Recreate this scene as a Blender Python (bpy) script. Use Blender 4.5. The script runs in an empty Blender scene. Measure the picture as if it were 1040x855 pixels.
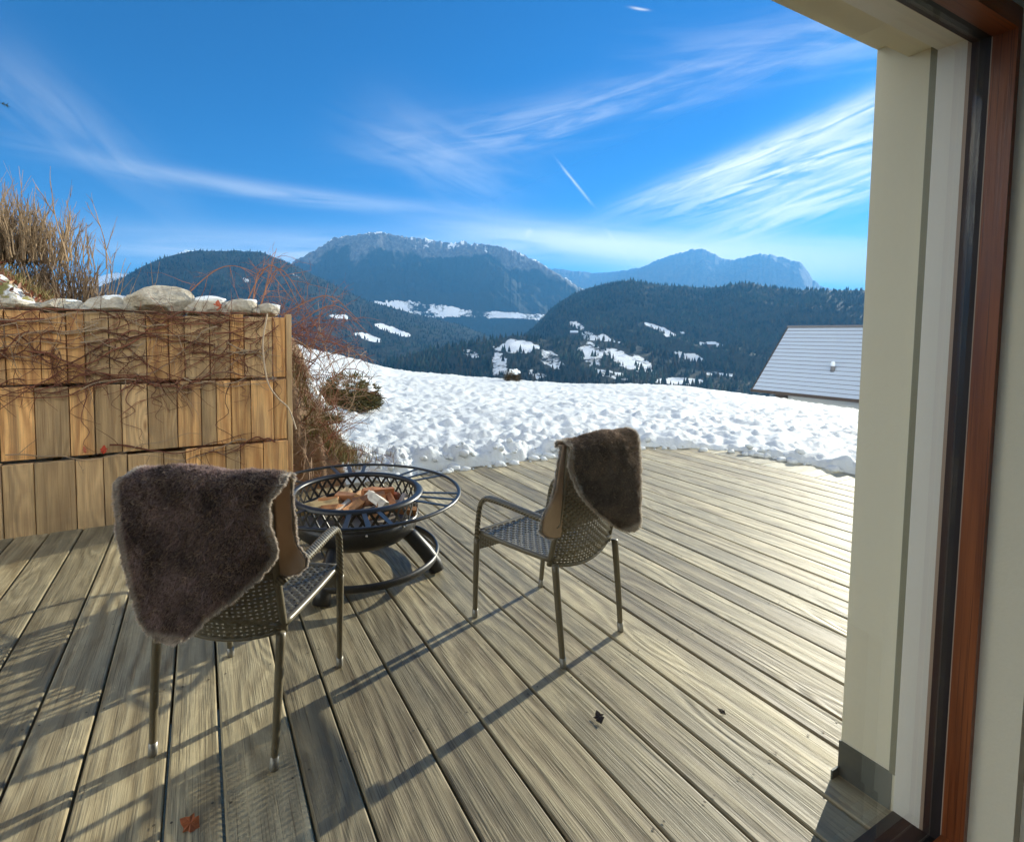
import bpy, bmesh, math, random
import numpy as np
from mathutils import Vector, Matrix
random.seed(7)
RNG = np.random.default_rng(11)
SC = bpy.context.scene
COL = SC.collection
rad = math.radians

# ------------------------------------------------------------------ camera
F, CX, CY = 521.78, 460.74, 368.57          # focal length and principal point, in pixels of a 1040 wide frame
PITCH, ROLL, YAW = 0.05814, 0.006363, 0.457645
CAM = np.array([0, 0, 1.45])
_cy, _sy = math.cos(YAW), math.sin(YAW)
_fw = np.array([_sy*math.cos(PITCH), _cy*math.cos(PITCH), -math.sin(PITCH)])
_rt = np.array([_cy, -_sy, 0.0]); _up = np.cross(_rt, _fw)
_r2 = _rt*math.cos(ROLL)+_up*math.sin(ROLL); _u2 = -_rt*math.sin(ROLL)+_up*math.cos(ROLL)
def ray(x, y):
    return _r2*((x-CX)/F) - _u2*((y-CY)/F) + _fw
def azt(x, y):
    d = ray(x, y); return math.degrees(math.atan2(d[0], d[1])), d[2]/math.hypot(d[0], d[1])

cam = bpy.data.cameras.new('camera'); co = bpy.data.objects.new('camera', cam); COL.objects.link(co)
cam.sensor_fit = 'HORIZONTAL'; cam.sensor_width = 36; cam.lens = F/1040*36
cam.shift_x = (520-CX)/1040; cam.shift_y = -(427.5-CY)/1040
cam.clip_start = .03; cam.clip_end = 60000
co.matrix_world = Matrix(((_r2[0], _u2[0], -_fw[0], 0), (_r2[1], _u2[1], -_fw[1], 0), (_r2[2], _u2[2], -_fw[2], 1.45), (0, 0, 0, 1)))
SC.camera = co

# ------------------------------------------------------------------ noise
def _hash(ix, iy, iz, seed):
    h = (ix.astype(np.int64)*374761393 + iy.astype(np.int64)*668265263 + iz.astype(np.int64)*2147483647 + seed*144665) & 0xffffffff
    h = ((h ^ (h >> 13))*1274126177) & 0xffffffff
    h = (h ^ (h >> 16)) & 0xffffffff
    return h/4294967295.0*2-1
def vnoise(x, y, z=None, seed=0):
    x = np.asarray(x, float); y = np.asarray(y, float); z = np.zeros_like(x) if z is None else np.asarray(z, float)
    ix, iy, iz = np.floor(x), np.floor(y), np.floor(z)
    fx, fy, fz = x-ix, y-iy, z-iz
    sx, sy, sz = (f*f*f*(f*(f*6-15)+10) for f in (fx, fy, fz))
    r = 0
    for dx in (0, 1):
        for dy in (0, 1):
            for dz in (0, 1):
                r = r + _hash(ix+dx, iy+dy, iz+dz, seed)*(sx if dx else 1-sx)*(sy if dy else 1-sy)*(sz if dz else 1-sz)
    return r
def fbm(x, y, z=None, o=4, seed=0, ridged=False, gain=.5):
    a, s, f = 1., 0., 1.; r = 0
    for k in range(o):
        n = vnoise(np.asarray(x)*f+k*17.3, np.asarray(y)*f-k*9.1, None if z is None else np.asarray(z)*f, seed+k)
        if ridged: n = 1-2*np.abs(n)
        r = r+a*n; s += a; a *= gain; f *= 2.03
    return r/s
def sstep(a, b, x):
    t = np.clip((np.asarray(x, float)-a)/(b-a), 0, 1); return t*t*(3-2*t)

# ------------------------------------------------------------------ mesh building
class MB:
    def __init__(s): s.v = []; s.f = []; s.n = 0; s.mi = []; s.c = []
    def add(s, V, Fc, mi=0, c=(0, 0, 0)):
        V = np.asarray(V, float); s.v.append(V)
        for q in Fc: s.f.append(tuple(int(i)+s.n for i in q))
        s.mi += [mi]*len(Fc)
        c = np.asarray(c, float)
        s.c.append(np.broadcast_to(c, (len(V), 3)) if c.ndim == 1 else c)
        s.n += len(V); return s
    def box(s, x0, x1, y0, y1, z0, z1, mi=0, c=(0, 0, 0), ch=0.0):
        if ch <= 0:
            V = [(x, y, z) for z in (z0, z1) for y in (y0, y1) for x in (x0, x1)]
            return s.add(V, [(0, 2, 3, 1), (4, 5, 7, 6), (0, 1, 5, 4), (2, 6, 7, 3), (0, 4, 6, 2), (1, 3, 7, 5)], mi, c)
        bm = bmesh.new(); bmesh.ops.create_cube(bm, size=1)
        for v in bm.verts: v.co = Vector(((x0+x1)/2+v.co.x*(x1-x0), (y0+y1)/2+v.co.y*(y1-y0), (z0+z1)/2+v.co.z*(z1-z0)))
        bmesh.ops.bevel(bm, geom=bm.edges[:], offset=ch, segments=2, affect='EDGES', profile=.5)
        return s.bm(bm, mi, c)
    def bm(s, bm, mi=0, c=(0, 0, 0)):
        bm.verts.index_update(); V = [v.co[:] for v in bm.verts]; Fc = [[v.index for v in f.verts] for f in bm.faces]; bm.free()
        return s.add(V, Fc, mi, c)
    def tube(s, P, R, n=6, mi=0, c=(0, 0, 0), cap=True, flat=None):
        """tube along points P with radii R; flat=(width, height, up) gives an elliptical section"""
        P = np.asarray(P, float); m = len(P); R = np.broadcast_to(np.asarray(R, float), (m,))
        T = np.gradient(P, axis=0); T /= (np.linalg.norm(T, axis=1)[:, None]+1e-12)
        ref = np.array([0, 0, 1.]) if abs(T[0][2]) < .9 else np.array([1., 0, 0])
        if flat is not None: ref = np.asarray(flat[2], float)
        V = []; a = np.linspace(0, 2*np.pi, n, endpoint=False); N = None
        for i in range(m):
            if N is None or flat is not None: N = ref-T[i]*(ref@T[i])
            else: N = N-T[i]*(N@T[i])
            N = N/(np.linalg.norm(N)+1e-12); B = np.cross(T[i], N)
            w, h = (R[i], R[i]) if flat is None else (R[i]*flat[0], R[i]*flat[1])
            V.append(P[i]+np.outer(np.cos(a)*h, N)+np.outer(np.sin(a)*w, B))
        V = np.concatenate(V); Fc = []
        for i in range(m-1):
            for k in range(n):
                k2 = (k+1) % n; Fc.append((i*n+k, i*n+k2, (i+1)*n+k2, (i+1)*n+k))
        if cap: Fc.append(tuple(range(n))[::-1]); Fc.append(tuple(range((m-1)*n, m*n)))
        return s.add(V, Fc, mi, c)
    def ring(s, cx, cy, z, r, R, n=8, seg=72, mi=0, flat=None, c=(0, 0, 0)):
        V = []; Fc = []
        w, h = (R, R) if flat is None else flat
        for i in range(seg):
            t = 2*math.pi*i/seg
            for k in range(n):
                a = 2*math.pi*(k+.5)/n
                q = r+w*math.cos(a); V.append((cx+q*math.cos(t), cy+q*math.sin(t), z+h*math.sin(a)))
        for i in range(seg):
            j = (i+1) % seg
            for k in range(n):
                l = (k+1) % n; Fc.append((i*n+k, j*n+k, j*n+l, i*n+l))
        return s.add(V, Fc, mi, c)
    def lathe(s, prof, seg=64, mi=0, c=(0, 0, 0)):
        V = []; Fc = []; n = len(prof)
        for i in range(seg):
            t = 2*math.pi*i/seg
            for r, z in prof: V.append((r*math.cos(t), r*math.sin(t), z))
        for i in range(seg):
            j = (i+1) % seg
            for k in range(n-1): Fc.append((i*n+k, j*n+k, j*n+k+1, i*n+k+1))
        return s.add(V, Fc, mi, c)
    def grid(s, V, nu, nv, mi=0, c=(0, 0, 0)):
        i, j = np.meshgrid(np.arange(nu-1), np.arange(nv-1), indexing='ij'); a = (i*nv+j).ravel()
        return s.add(V, np.stack([a, a+nv, a+nv+1, a+1], 1).tolist(), mi, c)
    def build(s, name, mats, parent=None, smooth=False, **k):
        me = bpy.data.meshes.new(name); V = np.concatenate(s.v)
        me.from_pydata(V.tolist(), [], s.f)
        for m in (mats if isinstance(mats, (list, tuple)) else [mats]): me.materials.append(m)
        if any(s.mi): me.polygons.foreach_set('material_index', s.mi)
        C = np.concatenate(s.c)
        if C.any():
            at = me.attributes.new('tint', 'FLOAT_COLOR', 'POINT')
            at.data.foreach_set('color', np.concatenate([C, np.ones((len(C), 1))], 1).astype(np.float32).ravel())
        if smooth: me.polygons.foreach_set('use_smooth', [True]*len(me.polygons))
        me.update(); me.validate()
        o = bpy.data.objects.new(name, me); COL.objects.link(o)
        if parent is not None: o.parent = parent
        if k: tag(o, **k)
        return o
def tag(o, label=None, cat=None, group=None, kind=None):
    if label: o['label'] = label
    if cat: o['category'] = cat
    if group: o['group'] = group
    if kind: o['kind'] = kind
    return o
def thing(name, label, cat, loc=(0, 0, 0), rz=0, group=None):
    o = bpy.data.objects.new(name, None); COL.objects.link(o); o.location = loc; o.rotation_euler = (0, 0, rz)
    o.empty_display_size = .1
    return tag(o, label, cat, group)
def copy_tree(o, parent=None):
    c = o.copy(); COL.objects.link(c)
    if parent is not None: c.parent = parent
    for ch in list(o.children): copy_tree(ch, c)
    return c
def rotz(V, a, loc=(0, 0, 0)):
    V = np.asarray(V, float); c, s_ = math.cos(a), math.sin(a)
    return np.stack([V[:, 0]*c-V[:, 1]*s_+loc[0], V[:, 0]*s_+V[:, 1]*c+loc[1], V[:, 2]+loc[2]], 1)
def bez(P, n=16):
    """smooth curve (Catmull-Rom) through points"""
    P = np.asarray(P, float); Q = np.concatenate([[2*P[0]-P[1]], P, [2*P[-1]-P[-2]]]); out = []
    for i in range(1, len(Q)-2):
        for t in np.linspace(0, 1, n, endpoint=False):
            a, b, c, d = Q[i-1], Q[i], Q[i+1], Q[i+2]
            out.append(.5*((2*b)+(c-a)*t+(2*a-5*b+4*c-d)*t*t+(-a+3*b-3*c+d)*t**3))
    out.append(P[-1]); return np.array(out)

# ------------------------------------------------------------------ materials
class NT:
    def __init__(s, name, world=False):
        if world: s.m = bpy.data.worlds.new(name)
        else: s.m = bpy.data.materials.new(name)
        s.m.use_nodes = True; s.t = s.m.node_tree; s.t.nodes.clear()
    def n(s, ty, props=None, **inp):
        nd = s.t.nodes.new(ty)
        for k, v in (props or {}).items(): setattr(nd, k, v)
        for k, v in inp.items(): s.set(nd, k, v)
        return nd
    def set(s, nd, k, v):
        key = int(k[1:]) if k[0] == 'i' and k[1:].isdigit() else k.replace('_', ' ')
        if isinstance(v, bpy.types.NodeSocket): s.t.links.new(v, nd.inputs[key])
        else:
            i = nd.inputs[key]
            if hasattr(i.default_value, '__len__') and len(i.default_value) == 4 and len(v) == 3: v = (*v, 1)
            i.default_value = v
    def math(s, op, a, b=0., c=None, clamp=False):
        nd = s.n('ShaderNodeMath', {'operation': op, 'use_clamp': clamp}, i0=a, i1=b)
        if c is not None: s.set(nd, 'i2', c)
        return nd.outputs[0]
    def mix(s, f, a, b, blend='MIX'):
        nd = s.n('ShaderNodeMix', {'data_type': 'RGBA', 'blend_type': blend})
        for i, v in ((0, f), (6, a), (7, b)):
            if isinstance(v, bpy.types.NodeSocket): s.t.links.new(v, nd.inputs[i])
            else: nd.inputs[i].default_value = v if i == 0 else (*v[:3], 1)
        return nd.outputs[2]
    def ramp(s, f, stops):
        nd = s.n('ShaderNodeValToRGB', Fac=f); e = nd.color_ramp.elements
        while len(e) < len(stops): e.new(.5)
        for el, (p, c) in zip(e, stops): el.position = p; el.color = (*c[:3], 1) if hasattr(c, '__len__') else (c, c, c, 1)
        return nd.outputs[0]
    def noise(s, vec, scale, detail=4, rough=.55, dist=0.):
        return s.n('ShaderNodeTexNoise', Vector=vec, Scale=scale, Detail=detail, Roughness=rough, Distortion=dist).outputs['Fac']
    def mapv(s, vec, scale=(1, 1, 1), loc=(0, 0, 0)):
        return s.n('ShaderNodeMapping', Vector=vec, Scale=scale, Location=loc).outputs[0]
    def pos(s): return s.n('ShaderNodeNewGeometry').outputs['Position']
    def obj(s): return s.n('ShaderNodeTexCoord').outputs['Object']
    def attr(s, a='tint'): return s.n('ShaderNodeAttribute', {'attribute_name': a})
    def bump(s, h, st=.3, d=.01): return s.n('ShaderNodeBump', Strength=st, Distance=d, Height=h).outputs[0]
    def out(s, sh): s.n('ShaderNodeOutputMaterial', Surface=sh); return s.m
    def princ(s, col, rough=.6, normal=None, **k):
        nd = s.n('ShaderNodeBsdfPrincipled', Base_Color=col, Roughness=rough)
        if normal is not None: s.set(nd, 'Normal', normal)
        for a, b in k.items(): s.set(nd, a, b)
        return s.out(nd.outputs[0])

def m_flat(name, col, rough=.5, var=.15, scale=30, bump=.0, **k):
    """one colour, broken up by soft noise in value and gloss"""
    t = NT(name); p = t.obj(); n = t.noise(p, scale, 5); n2 = t.noise(p, scale*.13, 3)
    lo = [c*(1-var) for c in col]; hi = [min(1, c*(1+var)) for c in col]
    c = t.mix(t.math('MULTIPLY_ADD', n, .6, t.math('MULTIPLY', n2, .4)), lo, hi)
    r = t.math('ADD', t.math('MULTIPLY', n2, .25), rough-.12)
    return t.princ(c, r, t.bump(n, bump, .004) if bump else None, **k)
def m_wood(name, dark, light, grey, along=1, bump=.35, rough=.6, knots=True, greyness=.5, scale=1., dirt=.35, wear=0., streak=0.):
    """weathered plank: grain along axis `along`, each board shifted by its own tint.r; tint.g = how grey, tint.b = tone"""
    t = NT(name); a = t.attr(); sp = t.n('ShaderNodeSeparateColor', Color=a.outputs[0])
    r, g, b = sp.outputs[0], sp.outputs[1], sp.outputs[2]
    off = t.n('ShaderNodeCombineXYZ', X=t.math('MULTIPLY', r, 37.), Y=t.math('MULTIPLY', r, 91.), Z=t.math('MULTIPLY', r, 53.)).outputs[0]
    p = t.n('ShaderNodeVectorMath', {'operation': 'ADD'}, i0=t.pos(), i1=off).outputs[0]
    # growth rings cut flat: contour lines of a stretched field that bend round the knots
    kn = [4.4*scale]*3; kn[along] = 1.25*scale
    vo = t.n('ShaderNodeTexVoronoi', {'feature': 'F1'}, Vector=t.mapv(p, kn), Scale=1.0, Randomness=1.)
    kd = vo.outputs['Distance']
    near = t.math('EXPONENT', t.math('MULTIPLY', t.math('POWER', kd, 2.), -14.))
    lo_ = [3.4*scale]*3; lo_[along] = .55*scale
    nl = t.noise(t.mapv(p, lo_), 1., 3, .5)
    sx = t.n('ShaderNodeSeparateXYZ', Vector=p).outputs
    ac = t.math('ADD', sx[(along+1) % 3], sx[(along+2) % 3])
    ph = t.math('MULTIPLY_ADD', ac, 70*scale, t.math('MULTIPLY_ADD', nl, 34., t.math('MULTIPLY', near, 15. if knots else 2.)))
    f1 = [60*scale]*3; f1[along] = 2.0*scale
    g1n = t.noise(t.mapv(p, f1), 1., 4, .6)
    rings = t.math('MULTIPLY_ADD', t.math('SINE', t.math('MULTIPLY_ADD', g1n, 3.2, ph)), .5, .5)
    f2 = [210*scale]*3; f2[along] = 5*scale
    g2 = t.noise(t.mapv(p, f2), 1.0, 3, .6)
    gr = t.math('ADD', t.math('MULTIPLY', rings, .27), t.math('MULTIPLY_ADD', g1n, .50, t.math('MULTIPLY', g2, .42)))
    c = t.mix(t.ramp(gr, [(.30, 0.), (.80, 1.)]), dark, light)
    big = [3*scale]*3; big[along] = .7*scale
    n3 = t.noise(t.mapv(p, big), 1.0, 5, .62)
    gm = t.math('MULTIPLY', t.ramp(t.math('ADD', n3, t.math('MULTIPLY_ADD', g, .5, -.25)), [(.38, 0.), (.62, 1.)]), greyness)
    c = t.mix(gm, c, t.mix(gr, [x*.55 for x in grey], [x*1.3 for x in grey]))
    if wear:
        wv = [13*scale]*3; wv[along] = 3.2*scale
        nw = t.noise(t.mapv(p, wv), 1., 6, .68, .4)
        c = t.mix(t.math('MULTIPLY', t.ramp(nw, [(.52, 0.), (.66, 1.)]), wear), c, [min(1, x*1.35) for x in light])
        c = t.mix(t.math('MULTIPLY', t.ramp(nw, [(.33, 1.), (.45, 0.)]), wear*.8), c, [x*.75 for x in dark])
    cr_ = [260*scale]*3; cr_[along] = 2.4*scale
    nc = t.noise(t.mapv(p, cr_), 1., 2, .5)
    c = t.mix(t.math('MULTIPLY', t.ramp(nc, [(.60, 0.), (.68, 1.)]), .7), c, [x*.5 for x in dark])
    if knots:
        kk = t.ramp(kd, [(.03, 1.), (.085, 0.)])
        kk = t.math('MULTIPLY', kk, .8); c = t.mix(kk, c, [x*.45 for x in dark])
    n4 = t.noise(t.mapv(p, [2.2*scale]*3), 1., 6, .68)
    c = t.mix(t.math('MULTIPLY', t.ramp(n4, [(.5, 0.), (.72, 1.)]), dirt), c, [x*.4 for x in grey])
    if streak:
        vs = [14*scale]*3; vs[along] = 1.1*scale
        n5 = t.noise(t.mapv(p, vs), 1., 4, .6)
        c = t.mix(t.math('MULTIPLY', t.ramp(n5, [(.50, 0.), (.68, 1.)]), streak), c, [x*.42 for x in grey])
    bv = t.math('MULTIPLY_ADD', b, .75, .62)
    c = t.mix(1., c, t.n('ShaderNodeCombineColor', Red=bv, Green=bv, Blue=bv).outputs[0], 'MULTIPLY')
    h = t.math('MULTIPLY_ADD', rings, .5, t.math('MULTIPLY_ADD', g1n, .8, t.math('MULTIPLY', g2, .5)))
    return t.princ(c, t.math('MULTIPLY_ADD', gr, .3, rough-.15), t.bump(h, bump, .006))
def m_tint(name, rough=.8, var=.2, scale=8, bump=0., spec=.3, **k):
    """colour taken from the tint attribute, broken up by noise"""
    t = NT(name); n = t.noise(t.obj(), scale, 5)
    v = t.math('MULTIPLY_ADD', n, 2*var, 1-var)
    c = t.mix(1., t.attr().outputs[0], t.n('ShaderNodeCombineColor', Red=v, Green=v, Blue=v).outputs[0], 'MULTIPLY')
    return t.princ(c, rough, t.bump(n, bump, .01) if bump else None, Specular_IOR_Level=spec, **k)

M = {}
M['deck'] = m_wood('weathered_deck', (.165, .12, .06), (.445, .37, .225), (.285, .245, .155), along=1, bump=.6, rough=.53, greyness=.7, wear=.5)
M['deckx'] = m_wood('weathered_deck_cross', (.22, .18, .10), (.54, .47, .32), (.36, .33, .23), along=0, bump=.4, rough=.5, greyness=.6, wear=.6)
M['plank'] = m_wood('larch_plank', (.42, .18, .065), (.88, .52, .215), (.47, .345, .20), along=2, bump=.6, rough=.7, greyness=.75, dirt=.35, streak=.5)
M['frame_wood'] = m_wood('red_brown_window_wood', (.14, .034, .009), (.31, .09, .022), (.30, .07, .015), along=2, bump=.15, rough=.35, knots=False, greyness=.15, dirt=.0)
M['frame_wood_x'] = m_wood('red_brown_window_wood_level', (.14, .034, .009), (.31, .09, .022), (.30, .07, .015), along=0, bump=.15, rough=.35, knots=False, greyness=.15, dirt=.0)
M['dark_sash'] = m_flat('dark_brown_sash', (.014, .007, .006), .6)
M['gasket'] = m_flat('black_rubber', (.012, .011, .01), .5)
M['plaster'] = m_flat('cream_render', (.83, .77, .57), .85, .05, 120, .15)
M['inner_wall'] = m_flat('indoor_plaster', (.78, .72, .57), .85, .04, 100, .1)
M['pvc'] = m_flat('white_frame_strip', (.86, .83, .72), .45, .03)
M['tan'] = m_flat('tan_strip', (.42, .31, .22), .5, .06)
M['olive'] = m_flat('olive_guide', (.20, .19, .115), .5, .1)
M['flash'] = m_flat('zinc_flashing', (.12, .13, .115), .35, .2, 12, Metallic=.4)
M['black_steel'] = m_flat('black_steel', (.018, .017, .016), .38, .35, 25, .08)
M['rust_inside'] = m_flat('sooty_bowl', (.035, .022, .018), .6, .5, 18, .2)
M['ash'] = m_flat('ash', (.24, .21, .18), .95, .4, 40, .5)
M['screw'] = m_flat('bright_screw', (.6, .58, .55), .3, Metallic=.8)
M['old_screw'] = m_flat('old_screw', (.10, .085, .06), .5, Metallic=.5)
M['foot'] = m_flat('aluminium_foot', (.26, .25, .22), .4, .1, Metallic=.5)
M['bark'] = m_tint('twig_bark', .85, .3, 20)
M['snow_cap'] = m_flat('snow_clump', (.84, .87, .90), .7, .05, 9, .3)

def m_wicker():
    t = NT('wicker_strand'); p = t.obj(); n = t.noise(p, 60, 3); n2 = t.noise(p, 9, 3)
    c = t.mix(n, (.055, .045, .026), (.15, .125, .075)); c = t.mix(t.math('MULTIPLY', n2, .5), c, (.20, .175, .11))
    return t.princ(c, .33, t.bump(n, .15, .002), Specular_IOR_Level=.6)
M['wicker'] = m_wicker()
M['chair_tube'] = m_flat('woven_tube', (.13, .11, .07), .35, .25, 70, .1)
M['hide'] = m_flat('suede_hide', (.42, .31, .225), .9, .22, 22, .6)
def m_fur():
    t = NT('sheepskin_fur'); c = t.attr().outputs[0]
    a = t.n('ShaderNodeBsdfPrincipled', Base_Color=c, Roughness=.5, Specular_IOR_Level=.35); b = t.n('ShaderNodeBsdfTranslucent', Color=c)
    return t.out(t.n('ShaderNodeMixShader', i0=.45, i1=a.outputs[0], i2=b.outputs[0]).outputs[0])
M['fur'] = m_fur()

def m_snow():
    t = NT('snow_ground'); p = t.pos(); a = t.attr(); sp = t.n('ShaderNodeSeparateColor', Color=a.outputs[0])
    earth = sp.outputs[0]; grassy = sp.outputs[1]
    n = t.noise(p, 9, 6, .6); nf = t.noise(p, 42, 4, .6); nb = t.noise(p, 1.6, 4)
    c = t.mix(nb, (.56, .60, .63), (.63, .645, .655))
    br = t.mix(nf, (.10, .055, .028), (.30, .18, .10)); gr = t.mix(nf, (.10, .10, .03), (.28, .25, .10))
    br = t.mix(t.ramp(n, [(.45, 0.), (.6, 1.)]), br, t.mix(grassy, br, gr))
    e = t.ramp(t.math('ADD', earth, t.math('MULTIPLY_ADD', n, 1.2, -.6)), [(.42, 0.), (.55, 1.)])
    c = t.mix(e, c, br)
    h = t.math('MULTIPLY_ADD', n, 1., t.math('MULTIPLY', nf, .35))
    nd = t.n('ShaderNodeBsdfPrincipled', Base_Color=c, Roughness=.75, Normal=t.bump(h, .5, .035), Specular_IOR_Level=.25)
    return t.out(nd.outputs[0])
M['snow'] = m_snow()
def m_mountain(name, scale):
    t = NT(name); p = t.mapv(t.pos(), (1, 1, .35)); a = t.attr(); sp = t.n('ShaderNodeSeparateColor', Color=a.outputs[0])
    n = t.noise(p, scale, 9, .68); n2 = t.noise(p, scale*5, 7, .68); n3 = t.noise(p, scale*.3, 3)
    forest = t.mix(n2, (.007, .014, .013), (.034, .046, .033)); forest = t.mix(t.math('MULTIPLY', n3, .45), forest, (.075, .062, .04))
    rock = t.mix(t.ramp(n2, [(.3, 0.), (.7, 1.)]), (.04, .04, .042), (.20, .20, .195))
    c = t.mix(t.ramp(t.math('ADD', sp.outputs[1], t.math('MULTIPLY_ADD', n, .9, -.45)), [(.42, 0.), (.58, 1.)]), forest, rock)
    s = t.ramp(t.math('ADD', sp.outputs[0], t.math('MULTIPLY_ADD', t.math('MULTIPLY_ADD', n, .5, t.math('MULTIPLY', n2, .5)), 1.7, -.85)), [(.44, 0.), (.56, 1.)])
    c = t.mix(s, c, (.80, .83, .87))
    return t.princ(c, .9, t.bump(t.math('MULTIPLY_ADD', n, 2., n2), 1., .12/scale), Specular_IOR_Level=.1)
M['mtn'] = m_mountain('mountain_far', .011)
M['mtn_near'] = m_mountain('mountain_near', .022)
M['conifer'] = m_tint('conifer_green', .9, .35, .05, spec=.1)
M['needles'] = m_tint('needle_green', .8, .3, 12, spec=.2)
M['white_wall'] = m_flat('chalet_render', (.66, .65, .60), .9, .06, 3)
M['brown_wood'] = m_flat('brown_timber', (.06, .04, .03), .7, .3, 6)
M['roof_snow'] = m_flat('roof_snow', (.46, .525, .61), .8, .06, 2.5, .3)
M['roof_tile'] = m_flat('roof_tile', (.17, .165, .17), .8, .3, 4)
def m_stone():
    t = NT('pale_stone'); p = t.obj(); n = t.noise(p, 14, 8, .68); n2 = t.noise(p, 4.5, 5, .6); n3 = t.noise(p, 55, 4)
    c = t.mix(t.ramp(n, [(.35, 0.), (.65, 1.)]), (.26, .21, .15), (.56, .50, .40)); c = t.mix(t.ramp(n2, [(.5, 0.), (.7, .8)]), c, (.19, .17, .12)); c = t.mix(t.math('MULTIPLY', n3, .35), c, (.62, .58, .5))
    return t.princ(c, .9, t.bump(t.math('MULTIPLY_ADD', n, 1., t.math('MULTIPLY', n3, .4)), .8, .02))
M['stone'] = m_stone()
def m_wooden_chunk():
    t = NT('split_firewood'); p = t.mapv(t.obj(), (30, 4, 30)); n = t.noise(p, 2., 5); n2 = t.noise(t.obj(), 14, 3)
    c = t.mix(1., t.attr().outputs[0], t.mix(n, (.55, .5, .45), (1.2, 1.2, 1.2)), 'MULTIPLY')
    c = t.mix(t.math('MULTIPLY', t.ramp(n2, [(.55, 0.), (.7, 1.)]), .5), c, (.07, .04, .025))
    return t.princ(c, .8, t.bump(n, .4, .004))
M['firewood'] = m_wooden_chunk()
M['leaf'] = m_tint('dry_leaf', .6, .35, 60, .3)
def m_glass():
    t = NT('window_glass'); gm = t.n('ShaderNodeNewGeometry')
    cs = t.math('ABSOLUTE', t.n('ShaderNodeVectorMath', {'operation': 'DOT_PRODUCT'}, i0=gm.outputs['Normal'], i1=gm.outputs['Incoming']).outputs['Value'])
    fr = t.math('MULTIPLY_ADD', t.math('POWER', t.math('SUBTRACT', 1., cs), 5.), .96, .04)
    sh = t.n('ShaderNodeMixShader', i0=t.math('MULTIPLY', fr, .6), i1=t.n('ShaderNodeBsdfTransparent', Color=(.97, .985, .975)).outputs[0], i2=t.n('ShaderNodeBsdfGlossy', Color=(1, 1, 1), Roughness=0.0).outputs[0])
    return t.out(sh.outputs[0])
M['glass'] = m_glass()
M['floor'] = m_wood('indoor_oak', (.16, .09, .045), (.30, .19, .10), (.25, .17, .1), along=1, bump=.05, rough=.4, greyness=.1, dirt=0.)
M['room_wall'] = m_flat('dark_room_panelling', (.09, .06, .045), .8, .2, 3)

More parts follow.
